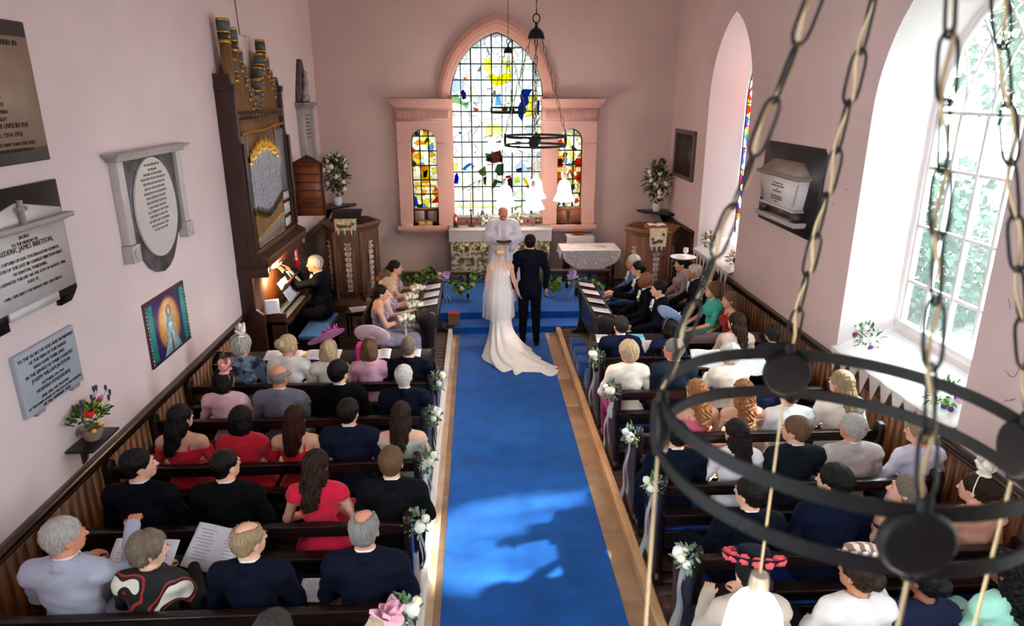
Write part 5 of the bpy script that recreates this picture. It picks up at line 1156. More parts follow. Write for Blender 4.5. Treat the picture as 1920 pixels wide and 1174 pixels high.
# painting
t = plaque('painting', 'small bright icon painting of a haloed figure with teal borders', 'painting'); M = wall_l(6.66, 1.71)
g = MB(); g.M = M; g.box((-.45, -.02, -.32), (.45, 0, .32)); g.build('frame', mat('5a2a30', .5), t, smooth=0)
g = MB(); g.M = M; pm = [mat(c, .5, var=.2, scale=14) for c in ('3b2a66', '1f8f8c', 'e8c7a0', 'f0b060', 'd08a50', '7fb0b8', 'd8e0e0', '8a4a60', 'e8e0c8', '2a2450')]
def flat(pts, m, d): g.prism([(p[0], p[1]) for p in pts], d, d+.0012, m, M=Matrix.Rotation(PI/2, 4, 'X'))
flat([(-.43, -.30), (.43, -.30), (.43, .30), (-.43, .30)], 0, .02)
ell_ = lambda cx, cz, rx, rz, n=24: [(cx+rx*math.cos(2*PI*i/n), cz+rz*math.sin(2*PI*i/n)) for i in range(n)]
for s in (-1, 1): flat([(s*.36-.05, -.28), (s*.36+.05, -.28), (s*.36+.05, .28), (s*.36-.05, .28)], 1, .0215); flat([(s*.43-.016, -.3), (s*.43+.016, -.3), (s*.43+.016, .3), (s*.43-.016, .3)], 9, .0215)
for i in range(16): flat(ell_(-.43, -.28+i*.037, .01, .012, 8), (5, 8, 3)[i % 3], .023); flat(ell_(.43, -.28+i*.037, .01, .012, 8), (5, 8, 3)[i % 3], .023)
flat(ell_(0, -.0, .26, .28), 7, .0215); flat(ell_(0, .0, .235, .26), 4, .023); flat(ell_(0, .02, .20, .235), 3, .0245); flat(ell_(.01, .04, .15, .2), 2, .026)
flat([(-.2, -.29), (.2, -.29), (.13, -.16), (.06, 0), (.05, .08), (-.05, .08), (-.07, 0), (-.09, -.15)], 5, .0275); flat(ell_(0, .135, .055, .062), 4, .029); flat(ell_(0, .12, .026, .04), 6, .0305); flat([(-.04, -.07), (.04, -.06), (.05, .0), (-.04, .01)], 6, .029); flat([(-.02, -.28), (.02, -.28), (.015, -.1), (-.015, -.1)], 7, .029)
g.build('picture', pm, t, smooth=0)
# obelisk monument at far left
t = plaque('wall_monument', 'grey obelisk monument with carved figure over a tall tablet, left wall'); M = wall_l(13.0, 2.68)
g = MB(); g.M = M; g.box((-.40, -.06, 0), (.40, 0, 1.0)); g.box((-.45, -.10, -.06), (.45, 0, 0)); [g.box((s*.36-.06, -.11, .0), (s*.36+.06, 0, 1.0)) for s in (-1, 1)]; g.box((-.25, -.075, .1), (.25, -.06, .92)); g.build('tablet', mat('a39d9c', .45, var=.15), t, smooth=0, bevel=.006)
g = MB(); g.M = M; g.box((-.52, -.16, 1.0), (.52, 0, 1.06)); g.box((-.46, -.12, .95), (.46, 0, 1.0)); g.build('shelf', mat('7d7675', .45), t, smooth=0, bevel=.005)
g = MB(); g.M = M; g.prism([(-.42, 1.06), (.42, 1.06), (.40, 1.2), (.10, 1.78), (-.10, 1.78), (-.40, 1.2)], 0, .05, M=Matrix.Rotation(PI/2, 4, 'X')); g.build('obelisk', mat('4c4648', .45, var=.3), t, smooth=0)
v, f = solve([('e', (.05, -.07, 1.18), (.13, .06, .12), None, .04), ('e', (.07, -.08, 1.36), (.09, .05, .14), None, .04), ('e', (.05, -.09, 1.54), (.045, .045, .055), None, .02), ('c', (.12, -.09, 1.44), (-.06, -.1, 1.34), .03, .025, .03), ('c', (0, -.09, 1.14), (-.18, -.09, 1.10), .06, .04, .04), ('e', (.2, -.06, 1.14), (.07, .05, .09), None, .03)], .012, noise=haze)
g = MB(); g.M = M; g.add(v, f); g.build('carved_figure', mat('9b9394', .5, var=.15), t, smooth=180)
lettered(t, M, [('SACRED TO THE', .05), ('MEMORY OF', .05), ('THE REVEREND', .05), ('VICAR OF THIS', .05), ('PARISH WHO DIED', .05), ('IN THE YEAR 1836', .05), ('AGED 64 YEARS', .05)], .82, mat('7a7274', .8), d=-.077)
# wall shelf and flower pot
t = thing('wall_shelf', 'small dark bracket shelf low on the left wall', 'shelf'); M = wall_l(4.93, 1.34)
g = MB(); g.M = M; g.box((-.20, -.21, -.02), (.20, 0, 0)); g.build('board', DARKW, t, smooth=0, bevel=.004)
g = MB(); g.M = M; g.prism([(0, -.02), (-.16, -.02), (-.12, -.07), (-.05, -.10), (-.035, -.17), (-.01, -.21), (0, -.21)], -.02, .02, M=Matrix(((0, 0, 1, 0), (1, 0, 0, 0), (0, 1, 0, 0), (0, 0, 0, 1)))); g.build('bracket', mat('4a2414', .4), t, smooth=0)
t = thing('potted_flowers', 'clay pot of red, yellow and purple flowers on the wall shelf', 'flowers', (XL+.11, 4.93, 1.341))
g = MB(); g.lathe([(.05, 0), (.075, .05), (.085, .10), (.075, .10), (.05, .06)], n=24); g.build('pot', mat('8a7468', .7, var=.3, scale=12), t)
g = MB(); leaves(g, (0, 0, .17), .13, 110, .06, [0, 1], 5, hemi=True, sq=(1, 1.2, .8)); g.build('foliage', [mat('2f5a1c', .6), mat('6f9a2c', .6)], t, smooth=60)
g = MB(); g.M = Matrix.Identity(4)
for i in range(8): petal(g, (.05, -.08, .21), (math.cos(i*.8)*.8+.3, math.sin(i*.8)*.8, .5), .07, .07, 0, .4)
g.build('red_flower', mat('d8201c', .6, var=.1), t, smooth=60)
g = MB(); petal(g, (.04, .1, .25), (.5, .3, .6), .07, .06, 0, .3); petal(g, (.04, .1, .25), (.5, -.4, .6), .07, .06, 0, .3); g.build('pink_flower', mat('c84a80', .6), t, smooth=60)
for i, (x, y, z) in enumerate(((.08, 0, .20), (.07, -.09, .11), (.06, .05, .27), (.1, -.04, .15))): g = MB(); bloom(g, (x, y, z), .018, 0, i); g.build('yellow_flower', mat('e8c020', .6), t)
rnd = random.Random(9)
for i in range(9):
    a = -1.6+i*.4; x, y, z = .05+.05*rnd.random(), .19*math.sin(a), .24+.16*math.cos(a)*rnd.uniform(.8, 1.1); g = MB(); g.tube([(0, y*.3, .12), (x, y, z)], .002, n=4, m=1); g.sph((x, y*1.04, z+.015), (.01, .012, .028), 0, n=8, fn=lambda p, q: 1+.3*math.sin(12*q)); g.build('lavender_stem', [mat('3a2a5c', .7), LEAF], t)

# right wall things (local x runs along -y, out of the wall = local -y)
def wall_r(y, z): return Matrix(((0, 1, 0, XR), (-1, 0, 0, y), (0, 0, 1, z), (0, 0, 0, 1)))
t = plaque('memorial_board', 'dark framed board in the far right corner above the shelf', 'board'); M = wall_r(13.17, 2.78)
g = MB(); g.M = M; g.box((-.58, -.03, -.41), (.58, 0, .41)); g.build('board', mat('2c1613', .5, var=.2), t, smooth=0)
g = MB(); g.M = M
for a, b in (((-.62, -.45), (.62, -.38)), ((-.62, .38), (.62, .45)), ((-.62, -.38), (-.54, .38)), ((.54, -.38), (.62, .38))): g.box((a[0], -.055, a[1]), (b[0], 0, b[1]))
g.build('frame', mat('5c4c4a', .4, var=.2), t, smooth=0, bevel=.006)
t = plaque('sarcophagus_memorial', 'white carved chest memorial on dark slate between the right windows'); M = wall_r(8.57, 2.76)
g = MB(); g.M = M; g.prism([(-.84, -.52), (.70, -.54), (.82, -.50), (.84, .46), (.78, .53), (-.78, .53), (-.84, .48)], 0, .03, M=Matrix.Rotation(PI/2, 4, 'X')); g.build('slate_backing', mat('2a2226', .4, var=.35, scale=4), t, smooth=0)
g = MB(); g.M = M
def frus(x0, x1, z0, x2, x3, z1, d0, d1, m=0): g.add([(x0, 0, z0), (x1, 0, z0), (x1, -d0, z0), (x0, -d0, z0), (x2, 0, z1), (x3, 0, z1), (x3, -d1, z1), (x2, -d1, z1)], [(0, 1, 2, 3), (4, 7, 6, 5), (3, 2, 6, 7), (2, 1, 5, 6), (0, 3, 7, 4)], m)
frus(-.46, .46, -.22, -.56, .56, .14, .14, .18); g.build('inscribed_chest', mat('e2dcde', .4, var=.05), t, smooth=0)
g = MB(); g.M = M; frus(-.60, .60, .14, -.62, .62, .18, .21, .22); frus(-.58, .58, .18, -.36, .36, .33, .19, .10); g.build('lid', mat('8d7c76', .4, var=.12), t, smooth=0)
g = MB(); g.M = M; frus(-.5, .5, -.25, -.5, .5, -.22, .17, .17); frus(-.58, .58, -.42, -.60, .60, -.36, .18, .2); g.build('base_moulding', mat('bdb2b0', .4), t, smooth=0, bevel=.004)
g = MB(); g.M = M; [g.box((s*.48-.06, -.16, -.36), (s*.48+.06, 0, -.25)) for s in (-1, 1)]; g.box((-.5, -.1, -.36), (.5, 0, -.25)); g.build('feet_block', mat('3a2c2c', .4, var=.3), t, smooth=0)
g = MB(); g.M = M; 
for s in (-1, 1):
    for k in range(7): g.tube([(s*(.45+.012*k), -.165-.001*k, -.18+.04*k), (s*(.52+.008*k), -.17, -.14+.04*k)], .006, n=5)
g.build('fluting', mat('b3a9a8', .4), t)
lettered(t, M, [('SACRED', .028), ('TO THE MEMORY OF THE', .026), ('REVEREND CHARLES HENRY', .028), ('M.A.', .024), ('VICAR OF DENTON', .026), ('', .03), ('BORN THE 5TH OF JUNE 1801', .024), ('DIED THE 26TH OF MAY 1859', .024), ('AGED 57', .024)], .08, mat('6a6062', .8), d=-.172)

# lace cloths, bunting and flowers on the window sills
def sill_cloth(lbl, uc, w, n):
    t = thing('sill_cloth', lbl, 'cloth'); g = MB(); g.grid(lambda a, b: (XR-.075+.50*b, uc-w+2*w*a, 1.225+.30*max(0, b-.12)+.003*math.sin(a*40)), 30, 6); g.build('cloth', mat('f2f2f4', .85, var=.03), t, smooth=180, solid=.004)
    g = MB()
    for i in range(n):
        a = uc-w+.02+(2*w-.04)*i/n; b = a+(2*w-.04)/n
        g.add([(XR-.078, a, 1.225), (XR-.078, b, 1.225), (XR-.085, (a+b)/2, .96)], [(0, 1, 2)])
    g.build('bunting_points', sheer('efeaea', .85), t, smooth=0)
sill_cloth('white cloth with bunting points on the sill of the far right window', 11.1, .92, 10)
sill_cloth('white cloth with bunting points on the sill of the near right window', 5.96, .99, 10)
MX_ = ('f6f2ea', 'f1e6d0', '7a4a9a', 'f4f0f0', '8a2a50')
arrangement('sill_flowers', 'white and magenta flowers at the far corner of the far window sill', (4.10, 11.75, 1.30), .16, 12, .032, .12, cols=('f6f2ea', 'f1e6d0', 'b03a6a', 'f4f0f0'), seed=21, leafm=(LEAF, LEAF2), sq=(.8, 1.3, .9), nl=60, ls=.06)
arrangement('sill_flowers', 'cream and purple flowers at the near corner of the far window sill', (4.06, 10.45, 1.28), .12, 9, .034, .10, cols=('f1e6d0', 'e8d8b0', '5a2a60'), seed=22, leafm=(LEAF, SAGE), nl=50)
arrangement('sill_flowers', 'white and purple flowers at the far corner of the near window sill', (4.12, 6.68, 1.30), .14, 10, .03, .12, cols=MX_, seed=23, leafm=(LEAF, SAGE), sq=(.8, 1.2, 1), nl=50)
arrangement('sill_flowers', 'purple and green flowers at the near corner of the near window sill', (4.05, 5.28, 1.28), .14, 11, .03, .12, cols=('7a4a9a', 'f6f2ea', '5a3a8a', 'd8a8d0'), seed=24, leafm=(LEAF2, mat('4c9a2c', .6)), nl=60)

# ------------------------------------------------------------------ chandeliers
def link(g, p, q, side, w, r):
    p = Vector(p); q = Vector(q); d = q-p; L = d.length; d.normalize(); s = side; pts = []
    for i in range(16):
        t = 2*PI*i/16; pts.append(tuple(p+d*(L/2-(L/2)*math.cos(t)*(1 if abs(math.cos(t)) > .3 else 1))+s*(w*max(-1, min(1, 1.25*math.sin(t))))))
    g.tube(pts, r, n=6, closed=True)
SHADE = mat('fff0dc', .4, emis=9., var=.02)
def chandelier(lbl, c, ang, tilt=(0, 0), R=.31, cords=(.56,)*4, Hc=1.02, cream='b89c74'):
    t = thing('chandelier', lbl, 'chandelier', c, 0, 'ring chandeliers'); Mt = Matrix(((1, 0, 0, 0), (0, 1, 0, 0), (tilt[0], tilt[1], 1, 0), (0, 0, 0, 1)))
    for z in (.045, -.045):
        g = MB(); g.M = Mt; g.lathe([(R-.003, z-.012), (R+.003, z-.012), (R+.003, z+.012), (R-.003, z+.012), (R-.003, z-.012)], n=72, cap=False); g.build('hoop', IRON, t, smooth=30)
    cap = Vector((0, 0, Hc))
    for k in range(4):
        th = PI+ang-k*PI/2; b = Vector(Mt @ Vector((R*math.cos(th), R*math.sin(th), 0)))
        g = MB(); M = Matrix.Translation(b) @ Matrix.Rotation(th, 4, 'Z'); g.lathe([(.012, -.014), (.048, -.012), (.052, -.004), (.052, .006), (.046, .013), (.012, .016)], n=24, M=M @ Matrix.Rotation(PI/2, 4, 'Y')); g.cyl((b.x, b.y, b.z-.06), (b.x, b.y, b.z+.07), .011, n=10); g.build('ring_bracket', IRON, t, bevel=.002)
        top = cap+Vector((.055*math.cos(th), .055*math.sin(th), -.03)); p0 = b+Vector((0, 0, .07)); d = top-p0; n = 11; s1 = d.cross(Vector((math.cos(th+PI/2), math.sin(th+PI/2), 0))).normalized(); s2 = d.cross(s1).normalized()
        g = MB()
        for i in range(n): a = p0+d*((i-.06)/n); e = p0+d*((i+1.06)/n); link(g, a, e, (s1 if i % 2 else s2), .0125, .0028)
        g.build('chain', IRON, t, smooth=60)
        g = MB(); pts = [tuple(p0+d*(i/40)+s1*.006*math.sin(i*PI/3.64)+s2*.006*math.cos(i*PI/3.64)) for i in range(41)]; L_ = cords[k]
        g.tube(pts[::-1]+[tuple(b+Vector((0, 0, .03))), tuple(b+Vector((0, 0, -L_)))], .0032, n=6); g.build('cable', mat(cream, .6, var=.1), t, smooth=60)
        z0 = b.z-L_
        g = MB(); g.lathe([(.012, .03), (.02, .025), (.024, 0), (.024, -.045), (.02, -.05)], c=(b.x, b.y, z0), n=18); g.build('lamp_holder', mat('a89a88', .4, metal=.5), t)
        g = MB(); g.lathe([(.024, -.038), (.045, -.05), (.062, -.08), (.068, -.12), (.074, -.17), (.092, -.21), (.108, -.235), (.112, -.25), (.104, -.25), (.088, -.215), (.07, -.17), (.06, -.08)], c=(b.x, b.y, z0), n=28, cap=False); g.sph((b.x, b.y, z0-.13), .035, n=12); g.build('lamp_shade', SHADE, t, smooth=60)
    g = MB(); g.lathe([(.078, -.045), (.084, -.045), (.08, -.02), (.066, .02), (.04, .048), (.016, .062), (.012, .09), (.018, .105), (.004, .112)], c=(0, 0, Hc), n=28); g.build('bell_cap', IRON, t, smooth=50)
    g = MB(); g.tube([(.034*math.cos(a), 0, Hc+.145+.04*math.sin(a)) for a in [2*PI*i/20 for i in range(20)]], .007, n=6, closed=True); g.build('hanging_ring', IRON, t)
    top = ZC-c[2]; g = MB(); g.tube([(0, 0, Hc+.18), (0, 0, top)], .006, n=6); g.tube([(.008*math.cos(i*.9), .008*math.sin(i*.9), Hc+.10+(top-Hc-.1)*i/60) for i in range(61)], .003, n=5, m=1); g.build('hanging_cable', [IRON, mat(cream, .6, var=.1)], t)
    return t
chandelier('near iron ring chandelier hanging large at the right foreground', (.633, 1.07, 3.314), -.149, (-.028, -.016), cords=(1.6, .56, .8, .8))
chandelier('iron ring chandelier hanging over the aisle before the altar', (.60, 7.25, 3.43), -.12, cords=(.42, .38, .36, .40))
chandelier('farthest iron ring chandelier hanging against the east window', (.58, 13.0, 3.60), .15, cords=(.46,)*4)

t = thing('hanging_cord', 'thin dark cord hanging down the left wall to the organ pipes', 'cord'); g = MB(); g.tube([(-3.09, 9.70, 6.38), (-3.08, 9.74, 5.4), (-3.07, 9.80, 4.62), (-3.0, 9.82, 4.60)], .006, n=6); g.build('cord', INK, t)
# ------------------------------------------------------------------ pew end flowers
def pew_posy(lbl, x, y, z, seed, side, rib=.55, col='e9ecef'):
    t = thing('pew_posy', lbl, 'flowers', (x, y, z), 0, 'pew end posies'); rnd = random.Random(seed)
    g = MB(); leaves(g, (0, 0, 0), .085, 55, .05, [0, 1], seed, sq=(.8, .8, 1.15)); g.build('foliage', [SAGE, mat('5f7a4c', .7)], t, smooth=60)
    for i in range(4):
        a = i*1.6+seed; g = MB(); bloom(g, (side*.04+.03*math.cos(a), -.03+.035*math.sin(a), .03+.04*math.sin(a*1.3)), (.042 if i == 0 else .03), 0, i); g.build('flower', mat('f0ead0' if i % 2 else 'f6f3e8', .8, var=.06), t, smooth=180)
    g = MB(); leaves(g, (0, 0, 0), .095, 60, .012, 0, seed+3); g.build('gypsophila', mat('eef0e6', .8), t, smooth=0)
    g = MB()
    for s in (-1, 1): g.grid(lambda a, b: (side*(.02+.02*b)+s*.03*b+.012*math.sin(b*9+seed), (a-.5)*.05*(1+b)+s*.02, -.06-rib*b), 3, 14)
    for s in (-1, 1): g.grid(lambda a, b: (side*.03, s*(.02+.06*math.sin(b*PI))+.02*(a-.5), -.07+.05*math.sin(b*2*PI)), 3, 10)
    g.build('ribbon', sheer(col, .55), t, smooth=180)
for i, y in enumerate(LR[:5]): pew_posy('white rose posy with ribbon on the %s left pew end from the altar' % ordn[i], CL+WL/2+.075, y-.03, 1.0-.03, i+1, 1)
for i, y in enumerate(RRW[:4]+[3.79]): pew_posy('white rose posy with ribbon on the %s right pew end from the altar' % ordn[i], CR-WR/2-.075, y-.03, 1.0-.03, i+11, -1)
def bow(lbl, x, y, z, side):
    t = thing('ribbon_bow', lbl, 'bow', (x, y, z), 0, 'lilac bows on the choir desks'); g = MB(); rnd = random.Random(int(x*10))
    for i in range(16): a = i*.75; petal(g, (0, 0, 0), (math.cos(a), math.sin(a), rnd.uniform(-.6, .9)), .11, .08, i % 2, .6)
    g.build('loops', [sheer('b48ad8', .8), sheer('e8d8f0', .7)], t, smooth=60)
    g = MB()
    for s in (-1, 0, 1): g.grid(lambda a, b: (s*.06*b+.02*math.sin(b*8+s), (a-.5)*.05-.02, -.05-.36*b), 3, 12)
    g.build('tails', sheer('d8e0ee', .6), t, smooth=180)
bow('lilac ribbon bow on the left choir desk end', -.54, 10.86, 1.0, 1); bow('lilac ribbon bow on the right choir desk end', 1.54, 10.78, 1.02, -1)

# ------------------------------------------------------------------ service sheets
g_ = 'orders of service'
for i, (x, w) in enumerate(((-2.30, .42), (-1.83, .40), (-1.20, .3), (-.80, .2))): paper('order_of_service', 'open white order of service on the left front desk, %s from the wall' % ordn[i].replace('front', 'first'), E3(x, 7.60, .965, 0, 10), w, .22, w > .25, g_)
for i, y in enumerate((10.6, 10.15, 9.72)): paper('order_of_service', 'white order of service on the left choir desk, %s from the altar' % ordn[i].replace('front', 'first'), E3(-.73, y, .955, -90, 10), .26, .24, False, g_)
for i, y in enumerate((10.55, 10.12, 9.66, 9.2)): paper('order_of_service', 'white order of service on the right choir desk, %s from the altar' % ordn[i].replace('front', 'first'), E3(1.72, y, .965, 90, 10), .22, .25, False, g_)
paper('order_of_service', 'white card on the right front desk by the aisle', E3(1.52, 8.03, .96, 0, 10), .19, .2, False, g_)
paper('blue_booklet', 'turquoise booklet on the right front desk', E3(1.95, 8.03, .96, 0, 10), .24, .2, False, None, mat('3fb8d8', .5, second='8ad8e8', scale=9), 0)
paper('order_of_service', 'open white booklet held by the woman in the pale blue hat', E3(2.15, 7.78, .92, 10, 35), .34, .22, True, g_)
paper('order_of_service', 'open white booklet in front of the grey haired man with glasses', E3(2.62, 7.18, 1.0, -5, 30), .42, .26, True, g_)
paper('order_of_service', 'open white booklet held by the white haired woman in cream', E3(3.05, 7.0, .96, 5, 30), .36, .24, True, g_)
paper('order_of_service', 'open booklet held by the man in light grey, lower left', E3(-2.28, 3.98, .92, -5, 35), .44, .28, True, g_)
paper('order_of_service', 'large open white booklet held up by the woman in the patterned jacket', E3(-1.78, 4.0, .97, -20, 40), .44, .3, True, g_)
paper('order_of_service', 'white booklet on the knee of the sandy haired man, bottom left', E3(-1.15, 3.85, .74, 0, 8), .15, .2, False, g_)
paper('order_of_service', 'white booklet beside the man in profile at the panelling', E3(-2.12, 4.75, .76, 0, 8), .2, .2, False, g_)
paper('order_of_service', 'booklet on the lap of the long haired woman in red by the wall', E3(-2.32, 5.62, .82, -30, 30), .14, .2, False, g_)
paper('order_of_service', 'booklet on the lap of the bobbed woman in red', E3(-1.82, 5.6, .80, -30, 25), .14, .2, False, g_)
paper('order_of_service', 'white booklet by the woman in the dark hat, bottom right', E3(1.62, 3.0, .86, 15, 30), .2, .26, False, g_)
paper('order_of_service', 'white booklet on the lap in front of the striped cream hat', E3(2.38, 3.32, .90, 10, 30), .26, .22, True, g_)
g = MB(); g.box((-.06, -.1, 0), (.06, .1, .16)); tag(g.build('clutch_bag', mat('c8208a', .5, var=.1), bevel=.01, loc=(-1.36, 7.5, .98)), 'bright magenta card standing on the left front desk', 'card')
g = MB(); g.box((-.04, -.08, 0), (.04, .08, .012)); g.box((-.033, -.07, .012), (.033, .07, .0125), 1); tag(g.build('mobile_phone', [mat('d8e8e0', .3), mat('3a4a50', .2)], loc=(1.98, 5.36, .78), rot=.9, bevel=.003), 'mobile phone lying on the book ledge of the third right pew', 'phone')
# ------------------------------------------------------------------ guests
GL, GR = 'guests in the left pews', 'guests in the right pews'
P = person
y0, y1, y2, y3, y4, y5 = [y+.19 for y in LR]
P('woman in cream fascinator and blue-grey floral jacket, front left pew by the wall', -2.54, y0, 1.45, sex='f', hair=('volume', 'palegrey'), wear=('cardigan', '6d8296', '20283c', 1.), hy=-25, hat=hat_fascinator('efe6dc', 13, .115, (.02, -.03, .115), 0), group=GL, hp=5)
P('blonde woman with upswept hair in white jacket, front left pew', -2.05, y0, 1.44, sex='f', hair=('updo', 'blonde'), wear=('cardigan', 'e9e2df', None, 1.), hy=-40, group=GL, hp=12)
P('woman in tilted mauve saucer hat and cream top, front left pew', -1.62, y0, 1.38, sex='f', hair=('bob', 'blonde'), wear=('top', 'efe8d8', None, 1.), hy=-20, hat=hat_saucer('b05a98', .225, (-18, -30), (-.02, 0, .125), 'b8509c', 12), group=GL)
P('woman in wide pale pink hat and pink dress with brown bob, front left pew', -1.19, y0, 1.38, sex='f', hair=('bob', 'lightbrown'), wear=('dress', 'dba6bc', None, .5), hy=-15, hat=hat_brim('f2d2dc', .20, .07, .05, (-50, -6), .03, pos=(.0, .075, .11)), group=GL)
P('short haired man in navy jacket at the aisle end of the front left pew', -.77, y0, 1.40, hair=('crop', 'ash'), wear=('suit', '131a33'), hy=-8, group=GL, fat=1.05)
P('woman with pink looped fascinator and pale pink top, second left pew by the wall', -2.45, y1, 1.40, sex='f', hair=('bob', 'darkbrown'), skin='tan', wear=('top', 'e3b9c4', None, .9), hy=-30, hat=hat_fascinator('e8a8a4', 11, .115, (.06, -.04, .10), 6, 'd89a9a'), group=GL)
P('bald man in grey suit and glasses, second left pew', -1.93, y1, 1.42, hair=('ring', 'grey'), skin='red', wear=('suit', '6f7384'), hy=-25, group=GL, specs=True)
P('dark haired young man in black suit, second left pew', -1.36, y1, 1.46, hair=('short', 'black'), wear=('suit', '0d0c14'), hy=-30, group=GL, fat=1.08, big=1.03)
P('white haired man in navy suit at the aisle end of the second left pew', -.74, y1, 1.40, hair=('short', 'white'), wear=('suit', '16203c'), hy=-12, group=GL, fat=1.05)
P('woman with long dark hair and red off-shoulder dress, third left pew by the wall', -2.52, y2, 1.42, sex='f', hair=('long', 'darkbrown'), wear=('dress', 'c81c30', None, .35, .99), hy=-28, group=GL)
P('woman with dark bobbed hair and crimson top, third left pew', -2.02, y2, 1.39, sex='f', hair=('bob', 'black'), wear=('dress', 'b8142c', None, .35), hy=-20, group=GL, big=1.04)
P('woman with long auburn hair and red off-shoulder dress, third left pew', -1.57, y2, 1.39, sex='f', hair=('long', 'auburn'), wear=('dress', 'd01c24', None, .35, .97), hy=-10, group=GL)
P('man in slate blue suit with blue collar, third left pew', -1.12, y2, 1.44, hair=('short', 'darkbrown'), wear=('suit', '242b4a'), hy=-18, group=GL, fat=1.05)
P('woman with very long brown hair and sage dress, third left pew by the aisle', -.68, y2, 1.40, sex='f', hair=('half', 'brown'), wear=('dress', 'a9b0a4', None, 0, 1.03), hy=-8, group=GL, skin='pale')
P('dark haired man in navy seen in profile, fourth left pew by the panelling', -2.46, y3, 1.48, hair=('short', 'black'), wear=('suit', '0c1022'), hy=-62, hp=-5, group=GL)
P('man with cropped black hair and black suit, fourth left pew', -1.85, y3, 1.46, hair=('crop', 'black'), wear=('suit', '0c0c12'), hy=-35, group=GL, fat=1.08)
P('woman with long wavy dark hair and bright red sleeveless dress, fourth left pew', -1.20, y3, 1.44, sex='f', hair=('wavy', 'brown'), skin='fair', wear=('dress', 'd4163a', None, 0), hy=-18, group=GL)
P('brown haired young man in charcoal suit at the aisle end of the fourth left pew', -.66, y3, 1.45, hair=('short', 'lightbrown'), wear=('suit', '1c1a24'), hy=-5, group=GL, fat=1.05, big=1.02)
P('white haired man in pale grey suit raising a hand, fifth left pew by the wall', -2.50, y4, 1.50, hair=('short', 'palegrey'), skin='red', wear=('suit', 'a7acc0'), hy=-45, armR=((.27, .12, .90), (.24, .28, 1.12)), armL='hold', group=GL, hgrip='grip', fat=1.06)
PJ = P('woman with short ash hair in black jacket patterned red and white, fifth left pew', -2.02, y4, 1.38, sex='f', hair=('volume', 'ash'), skin='pale', wear=('cardigan', '17121a', None, 1.), hy=-55, arms='hold', group=GL, hgrip='grip', fat=1.12, hp=8)
P('sandy haired man in navy jacket turned aside, fifth left pew', -1.42, y4, 1.43, hair=('balding', 'sandy'), wear=('suit', '111a34'), hy=-40, group=GL)
P('grey haired man with bald crown in navy suit, aisle end of the fifth left pew', -.72, y4, 1.49, hair=('balding', 'grey'), skin='red', wear=('suit', '141c38'), hy=-6, group=GL, fat=1.14)
P('man with grey-streaked dark hair, sixth left pew at the bottom edge', -1.02, y5, 1.52, hair=('short', 'darkgrey'), wear=('suit', '141418'), hy=-10, group=GL)
P('blonde woman with big pink petal fascinator, bottom edge by the aisle', -.49, y5, 1.48, sex='f', hair=('bob', 'blonde'), wear=('dress', '241c2c', None, .5), hy=-20, hat=hat_fascinator('d8a0b4', 9, .11, (.06, -.01, .12), 0), group=GL)
P('dark haired person only just showing at the bottom left edge', -1.75, y5, 1.42, hair=('short', 'darkbrown'), wear=('suit', '15131a'), group=GL, skin='tan')
a0, a1, a2, a3, a4, a5 = [y+.19 for y in RRW]
P('dark grey haired man in navy with blue collar, front right pew by the aisle', 1.66, a0, 1.40, hair=('short', 'darkgrey'), wear=('suit', '14224a'), hy=18, group=GR, tie='2a6ac8', fat=1.05)
P('woman in tilted pale blue saucer hat, front right pew', 2.24, a0, 1.36, sex='f', hair=('bob', 'darkbrown'), wear=('dress', '1a1c38', None, 1.), arms='hold', hgrip='grip', hy=25, hat=hat_saucer('9db4e0', .19, (-22, 48), (0, .0, .14), '8faadc', 12), group=GR)
P('woman with wavy auburn hair and beige top, front right pew', 3.05, a0, 1.42, sex='f', hair=('wavy', 'brown'), wear=('dress', 'c7a898', None, .5), hy=30, group=GR)
P('person with curled dark grey hair, front right pew by the panelling', 3.50, a0, 1.25, sex='f', hair=('volume', 'darkgrey'), skin='pale', wear=('dress', '20242c', None, 1.), hy=25, group=GR)
P('blonde short haired woman in cream jacket, second right pew by the aisle', 1.55, a1, 1.43, sex='f', hair=('volume', 'blonde'), wear=('cardigan', 'e6ddcf', None, 1.), hy=22, hp=6, group=GR, fat=1.08, pants='9a1f5c')
P('grey haired man with glasses in blue-grey suit, second right pew', 2.03, a1, 1.45, hair=('short', 'grey'), skin='red', wear=('suit', '34485c'), hy=48, specs=True, group=GR, fat=1.05)
P('white haired woman in cream cardigan holding a booklet, second right pew', 2.63, a1, 1.38, sex='f', hair=('volume', 'white'), wear=('cardigan', 'efe4d6', None, 1.), arms='hold', hgrip='grip', hy=30, group=GR, fat=1.15, skin='red')
P('woman in blue dress with pinkish hair comb, second right pew towards the window', 3.28, a1, 1.30, sex='f', hair=('curly', 'sandy'), wear=('dress', '22387a', None, .5), hy=30, group=GR)
P('woman with loose strawberry blonde curls, third right pew', 1.98, a2, 1.40, sex='f', hair=('curly', 'copper'), wear=('dress', 'd86a80', None, 0, 1.0), hy=25, group=GR)
P('woman with long copper curls and half-up plait, third right pew', 2.42, a2, 1.38, sex='f', hair=('curly', 'copper'), wear=('dress', 'e8c8b4', None, 0, 1.0), hy=10, group=GR, big=1.05)
P('broad man in bright white shirt, third right pew', 2.86, a2, 1.35, hair=('short', 'brown'), wear=('top', 'f2f4fa', None, .9), hy=20, group=GR, fat=1.15, pants='8a7a74')
P('fair haired woman in ivory cardigan, third right pew below the window', 3.34, a2, 1.46, sex='f', hair=('half', 'sandy'), wear=('cardigan', 'ece4d8', None, 1.), hy=28, group=GR)
P('dark haired man in navy suit, aisle end of the fourth right pew', 1.56, a3, 1.41, hair=('short', 'darkbrown'), wear=('suit', '14203c'), hy=12, group=GR)
